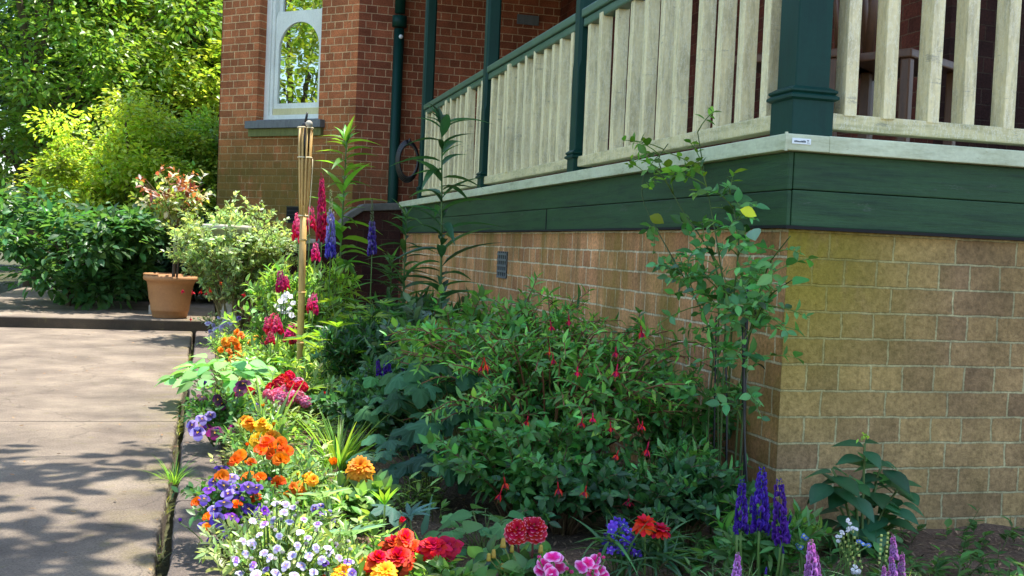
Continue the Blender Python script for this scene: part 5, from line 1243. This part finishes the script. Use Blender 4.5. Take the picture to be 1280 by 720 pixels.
# climbing rose up the corner
RX = 1.66
rc = thing("climbing_rose", "climbing rose with dark canes reaching up the verandah corner", "climbing rose", (RX, 3.42, 0))
rg = np.random.default_rng(121); ms, ml, lv = MB(), MB(), Leaves(); ms2 = MB(); RO = np.array(WL[rc])
def rp(u, v, dx=0.): return PXX(u, v, RX + dx) - RO
canes = [[(898, 640), (903, 500), (908, 380), (896, 300), (880, 215), (872, 165)], [(905, 640), (912, 470), (916, 380), (925, 300), (915, 250), (905, 232)], [(890, 640), (884, 520), (894, 440), (880, 390), (845, 330), (800, 250), (805, 215)], [(915, 640), (925, 480), (940, 400), (960, 330), (988, 295)], [(920, 640), (930, 500), (935, 420), (960, 370), (990, 350)], [(900, 640), (897, 450), (900, 330), (850, 260), (820, 200), (835, 180)]]
for c in canes:
    P = np.array([rp(u, v, rg.normal(-.02, .03)) for u, v in c]); P[0][2] = 0
    t = np.linspace(0, len(P) - 1, 30); pts = np.stack([np.interp(t, range(len(P)), P[:, k]) for k in range(3)], 1)
    for _ in range(3): pts[1:-1] = (pts[:-2] + pts[1:-1] * 2 + pts[2:]) / 4
    ms.tube(pts, .0036, .0018, S(66, 84, 40), 6)
    zz_ = np.where((pts[:, 2] > .62) & (pts[:, 2] < 1.02))[0]
    for k in range(22):
        j = rg.integers(6, 30) if k < 16 else zz_[rg.integers(len(zz_))]; d = nrm(rg.normal(0, 1, 3) * [.6, 1, .5] + [-.4, 0, .1]) * rg.uniform(.08, .17); tw = quad(pts[j], pts[j] + d * .5 + [0, 0, .02], pts[j] + d, 5); ms.tube(tw, .0022, .0012, S(96, 124, 54), 4)
        along(lv, tw, 3, T_ROSE, rg.uniform(.03, .056), S(104, 148, 54) if pts[j][2] > 1.1 else S(80, 136, 74), .35, 1.05, 1.1, 'opp', .3, .1, rg, .3)
for u, v, s_, c_ in ((925, 262, .055, S(176, 186, 30)), (942, 286, .06, S(110, 146, 120)), (1010, 348, .06, S(60, 130, 76)), (812, 270, .06, S(160, 176, 40))):
    lv.add(T_RND, rp(u, v, -.08), [rg.normal(0, .5), -.6, -.4], [-.6, -.4, .6], s_, c_)
for u0, u1 in ((893, 897), (921, 926), (932, 930), (946, 940), (907, 900)):
    a = rp(u0 + rg.normal(0, 2), 640); a[2] = 0; c = rp(u1 + rg.normal(0, 6), rg.uniform(330, 440), rg.normal(-.02, .03)); ms2.tube(quad(a, (a + c) / 2 + rg.normal(0, .03, 3), c, 9), .0042, .0028, S(26, 26, 24), 6)
lv.into(ml); part("stem", ms.mesh("stem", M_STEM), rc); part("old_cane", ms2.mesh("old_cane", M_BLACK), rc); part("foliage", ml.mesh("foliage", M_LEAF), rc)
un = thing("shade_shrub", "leafy twigs in deep shade at the brick corner below the rose", "shrub", (1.6, 3.6, 0))
bush(un, .26, .5, 22, T_OV4, .055, S(82, 134, 68), 4, .15, 6, 'opp', 122, S(96, 76, 50), .003, minh=.4)
un2 = thing("shade_shrub", "low bushy growth under the front of the fuchsia", "shrub", (1.0, 3.42, 0))
bush(un2, .36, .34, 34, T_OV4, .052, S(78, 128, 64), 5, .14, 7, 'opp', 123, S(96, 76, 50), .003)
un3 = thing("shade_shrub", "narrow leaved growth under the fuchsia beside the salvias", "shrub", (1.42, 3.2, 0))
bush(un3, .26, .26, 24, T_LAN3, .06, S(80, 130, 66), 5, .12, 8, 'alt', 124, S(96, 76, 50), .003)
# blue salvias and the plants at the end wall
sv = thing("salvia_plant", "deep blue violet salvia spikes at the brick corner", "salvia", bed(952, 735))
bush(sv, .15, .2, 18, T_LAN3, .06, S(78, 122, 62), 4, .1, 7, 'opp', 125, sr=.003)
spikes(sv, [(926, 599, 665), (950, 584, 666), (976, 599, 678), (940, 618, 642), (960, 628, 648), (987, 643, 658), (949, 650, 664), (979, 682, 692), (921, 650, 668), (957, 708, 718)], sv.location.y, "salvia", wide=.62, seed=7, jitY=.03)
hd = thing("hydrangea_bush", "hydrangea with large glossy dark leaves in front of the end wall", "hydrangea", (PY(1082, 600, 2.98)[0], 2.98, 0))
rg = np.random.default_rng(126); ms, ml, lv = MB(), MB(), Leaves(); HO = np.array(WL[hd]); HY = hd.location.y
for u, v in ((1081, 548), (1062, 590), (1104, 572), (1050, 628), (1110, 622), (1084, 640), (1128, 600), (1066, 672), (1112, 668), (1096, 600), (1040, 580), (1070, 650)):
    e = PY(u, v + 6, HY + rg.normal(0, .06)) - HO; st = quad([e[0] * .2, 0, 0], [e[0] * .5, e[1], e[2] * .6], e, 8); ms.tube(st, .005, .0035, S(86, 104, 54), 6)
    for k in range(7): a = k * GA + rg.normal(0, .2); lv.add(T_BIG, e + [0, 0, -.012 * k], [math.cos(a), math.sin(a), rg.uniform(-.35, .2)], [math.cos(a) * .3, math.sin(a) * .3 - .2, 1], rg.uniform(.075, .115) * (.7 if k == 0 else 1), S(54, 98, 64) * rg.uniform(.75, 1.25))
p = PY(1081, 545, HY - .02) - HO
for k in range(14): lv.add(T_TINY, p + rg.normal(0, .009, 3), rg.normal(0, 1, 3), [0, 0, 1], .018, S(140, 176, 70))
lv.into(ml); part("stem", ms.mesh("stem", M_STEM), hd); part("leaves", ml.mesh("leaves", M_LEAF), hd)
for lab, lst, bs_, sd in (("lilac toadflax spike standing below the blue salvias", [(920, 690, 728)], (920, 760), 1), ("lilac toadflax with one thick spike below the brick corner", [(1014, 674, 726), (1021, 690, 722), (1008, 704, 730)], (1015, 762), 2), ("lilac toadflax with several spikes at the right edge", [(1118, 668, 700), (1117, 692, 722), (1104, 706, 730), (1110, 712, 734), (1126, 690, 722)], (1114, 764), 3)):
    t = thing("toadflax_plant", lab, "toadflax", bed(*bs_)); bush(t, .06, .1, 7, T_GRASS, .07, S(96, 130, 80), 2, .05, 6, 'alt', 130 + sd, sr=.0015)
    spikes(t, lst, t.location.y, "toad", wide=.7, seed=sd, jitY=.015, sr=.002)
al = thing("alyssum_plant", "small white flower heads on knobbly green stalks at the lower right", "alyssum", bed(1066, 758))
bush(al, .05, .07, 6, T_TINY, .02, S(140, 160, 80), 2, .04, 6, 'alt', 135, sr=.0015)
flowers(al, [(u_ + random.gauss(0, 4), v_ + random.gauss(0, 3.2)) for u_, v_, n_ in ((1064, 659, 9), (1048, 668, 8), (1070, 714, 12)) for _ in range(n_)], al.location.y, "whitef", .0125, jitY=.006, sr=.0009)
ms = MB()
for (ua, va, ub, vb) in ((1074, 714, 1062, 666), (1066, 706, 1050, 674), (1103, 705, 1106, 668)):
    ms = MB()
    for k in range(14):
        tt = k / 13; p = PY(ua + (ub - ua) * tt + (4 if k % 2 else -4), va + (vb - va) * tt, al.location.y) - np.array(al.location); ms.tube([p, p + [0, 0, .006]], .0032, .003, S(190, 200, 110), 6)
    part("seed_stalk", ms.mesh("seed_stalk", M_STEM), al)
fm = thing("forget_me_not", "tiny pale blue flowers beside the lilac spikes", "forget-me-not", bed(1002, 752))
bush(fm, .05, .07, 6, T_LAN3, .03, S(90, 124, 70), 2, .04, 5, 'alt', 136, sr=.0015)
flowers(fm, [(1005, 670), (1001, 684), (1008, 673), (998, 682), (1079, 680), (1086, 682), (1074, 677)], fm.location.y, "blue", .018, jitY=.01)
gt = thing("grass_tuft", "little tuft of grass growing in the gap beside the path", "grass tuft", (PZ(218, 598, 0)[0], PZ(218, 598, 0)[1], -.02))
straps(gt, 60, .11, .8, S(110, 150, 60), T_GRASS, 140, r0=.03)
# moss and thin weeds along the joint: nobody could count them
b = MB(); k = 900; yy = RNG.uniform(2.4, 9, k); yy = yy[np.sin(yy * 3.7) + np.sin(yy * 8.1) > .2]; k = len(yy); a = RNG.uniform(0, 6.3, k)
b.add(T_GRASS, frames(np.stack([-.11 + RNG.normal(0, .006, k), yy, np.full(k, -.03)], 1), np.stack([np.cos(a) * .8, np.sin(a) * .8, np.ones(k)], 1), np.stack([-np.cos(a), -np.sin(a), .4 + 0 * a], 1), RNG.uniform(.03, .06, k)), S(120, 128, 58) * RNG.uniform(.6, 1.2, (k, 1)))
tag(part("joint_weeds", b.mesh("joint_weeds", M_LEAF)), "thin weeds and moss along the joint between path and kerb", "weeds", kind="stuff")
# more of the sunlit planting between the torch and the stair wall
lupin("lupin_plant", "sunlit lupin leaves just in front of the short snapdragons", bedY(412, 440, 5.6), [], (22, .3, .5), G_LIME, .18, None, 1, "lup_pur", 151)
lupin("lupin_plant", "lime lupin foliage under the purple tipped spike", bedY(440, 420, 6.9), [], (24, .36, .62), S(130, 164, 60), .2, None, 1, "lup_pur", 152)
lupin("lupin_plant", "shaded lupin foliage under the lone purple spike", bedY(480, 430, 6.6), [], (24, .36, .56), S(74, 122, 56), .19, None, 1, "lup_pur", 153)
lf = thing("leafy_perennial", "yellow green leafy growth around the pink lupin stem", "leafy plant", bedY(398, 420, 7.6))
bush(lf, .3, .72, 26, T_LAN3, .09, S(132, 166, 62), 5, .15, 8, 'alt', 154, sr=.003, minh=.5)
# low mixed growth filling the gaps between the bedding plants: nobody could count it
b = MB(); rg = np.random.default_rng(160); k = 2600; cx = rg.uniform(.09, 1.0, k); cy = 2.2 + 7.6 * rg.random(k) ** 1.2
keep = (cx < .62 + .12 * np.sin(cy * 2.1) + .05 * (cy - 3)) & ~((np.abs(cy - 4.25) < .45) & (cx > .42)) & ~((cy < 3.4) & (cx > .5)); cx, cy = cx[keep], cy[keep]
tones = [S(140, 172, 84), S(112, 152, 70), S(160, 180, 120), S(96, 138, 62), S(150, 160, 90)]
for x, y in zip(cx, cy):
    h = rg.uniform(.04, .13); n = rg.integers(5, 9); z0 = float(zsoil(x, y)); col = tones[int((math.sin(x * 9) + math.sin(y * 5) + 2) * 1.24)] * rg.uniform(.8, 1.2)
    e = np.array([x + rg.normal(0, .03), y + rg.normal(0, .03), z0 + h]); a = rg.uniform(0, 6.28, n); t = rg.uniform(.2, 1, n)[:, None]
    P = np.array([x, y, z0]) * (1 - t) + e * t
    b.add(T_LAN3 if rg.random() < .6 else T_OV, frames(P, np.stack([np.cos(a), np.sin(a), rg.uniform(.1, .9, n)], 1), [0, 0, 1], rg.uniform(.025, .055, n)), col)
    b.tube([[x, y, z0 - .01], e], .0015, .001, S(110, 130, 70), 3)
tag(part("ground_cover", b.mesh("ground_cover", M_LEAF)), "low mixed leafy ground cover filling gaps between the flowers", "ground cover", kind="stuff")
def extra(name, label, cat, u, v, key, pts, R, H, size, col, seed, T=T_LAN3, ll=.05):
    t = thing(name, label, cat, bed(u, v)); bush(t, R, H, 14, T, ll, col, 4, R * .5, 6, 'alt', seed, sr=.002); flowers(t, pts, t.location.y, key, size, seed=seed); return t
extra("alyssum_plant", "froth of tiny white flowers beside the round leaved primula", "alyssum", 322, 472, "whitef", [(310, 447), (318, 450), (326, 446), (333, 452), (316, 456), (324, 458), (339, 449), (330, 441), (308, 454)], .13, .13, .03, S(140, 164, 96), 171)
extra("alyssum_plant", "white alyssum between the dark pansies and the yellow marigolds", "alyssum", 342, 540, "whitef", [(330, 515), (338, 518), (346, 514), (352, 520), (343, 524), (335, 510), (357, 526), (349, 509)], .12, .12, .026, S(150, 170, 110), 172)
extra("viola_plant", "small lilac violas in front of the strap leaves", "viola", 402, 668, "pansy_lil", [(393, 636), (401, 632), (410, 640), (404, 645), (416, 648), (398, 641)], .11, .12, .028, S(130, 160, 90), 173)
extra("dianthus_plant", "loose pale pink dianthus near the middle of the bed", "dianthus", 396, 505, "pinktuft", [(390, 470), (398, 474), (405, 478), (394, 480), (400, 466)], .13, .15, .035, S(140, 166, 104), 174)
extra("marigold_plant", "low orange marigolds wedged between the purple pansies and violas", "marigold", 372, 660, "marigold", [(366, 610), (373, 606), (360, 616), (378, 614)], .1, .13, .036, S(124, 156, 84), 175)
un4 = thing("shade_shrub", "dark twiggy growth behind the flat red zinnias", "shrub", bed(850, 690))
bush(un4, .24, .24, 26, T_OV, .05, S(52, 92, 52), 5, .12, 7, 'opp', 181, S(96, 76, 50), .003)
un5 = thing("shade_shrub", "low dark leaves filling the shade behind the dahlia", "shrub", bed(705, 672))
bush(un5, .26, .2, 26, T_OV, .05, S(54, 96, 54), 5, .12, 7, 'opp', 182, S(96, 76, 50), .003)
b = MB(); rg = np.random.default_rng(190); k = 900; cx = rg.uniform(1.2, 3.4, k); cy = rg.uniform(1.9, 3.15, k)
for x, y in zip(cx, cy):
    if x > 1.75 and math.sin(x * 4.1) + math.sin(y * 5.3 + x) < .1 and rg.random() < .8: continue
    h = rg.uniform(.03, .1); n = rg.integers(4, 8); z0 = float(zsoil(x, y)); e = np.array([x + rg.normal(0, .03), y + rg.normal(0, .03), z0 + h]); a = rg.uniform(0, 6.28, n); t = rg.uniform(.2, 1, n)[:, None]
    b.add(T_OV if rg.random() < .6 else T_LAN3, frames(np.array([x, y, z0]) * (1 - t) + e * t, np.stack([np.cos(a), np.sin(a), rg.uniform(.1, .9, n)], 1), [0, 0, 1], rg.uniform(.025, .055, n)), S(74, 116, 60) * rg.uniform(.7, 1.3))
    b.tube([[x, y, z0 - .01], e], .0015, .001, S(90, 110, 60), 3)
tag(part("ground_cover", b.mesh("ground_cover", M_LEAF)), "dark low ground cover at the foot of the end wall", "ground cover", kind="stuff")
extra("viola_plant", "white and violet violas between the zinnias and the big viola mat", "viola", 425, 752, "viola_w", [(412, 690), (424, 697), (418, 706), (432, 712), (410, 716), (421, 682, "viola_p"), (436, 702, "viola_p"), (428, 718), (406, 703, "pansy_pur"), (440, 716, "viola_p")], .1, .13, .025, S(140, 166, 100), 191)
extra("snapdragon_plant", "low magenta snapdragon flowers near the white alyssum by the kerb", "snapdragon", 333, 470, "pinktuft", [(330, 428), (337, 432), (343, 437), (350, 433), (346, 428)], .12, .18, .04, S(130, 162, 86), 192)
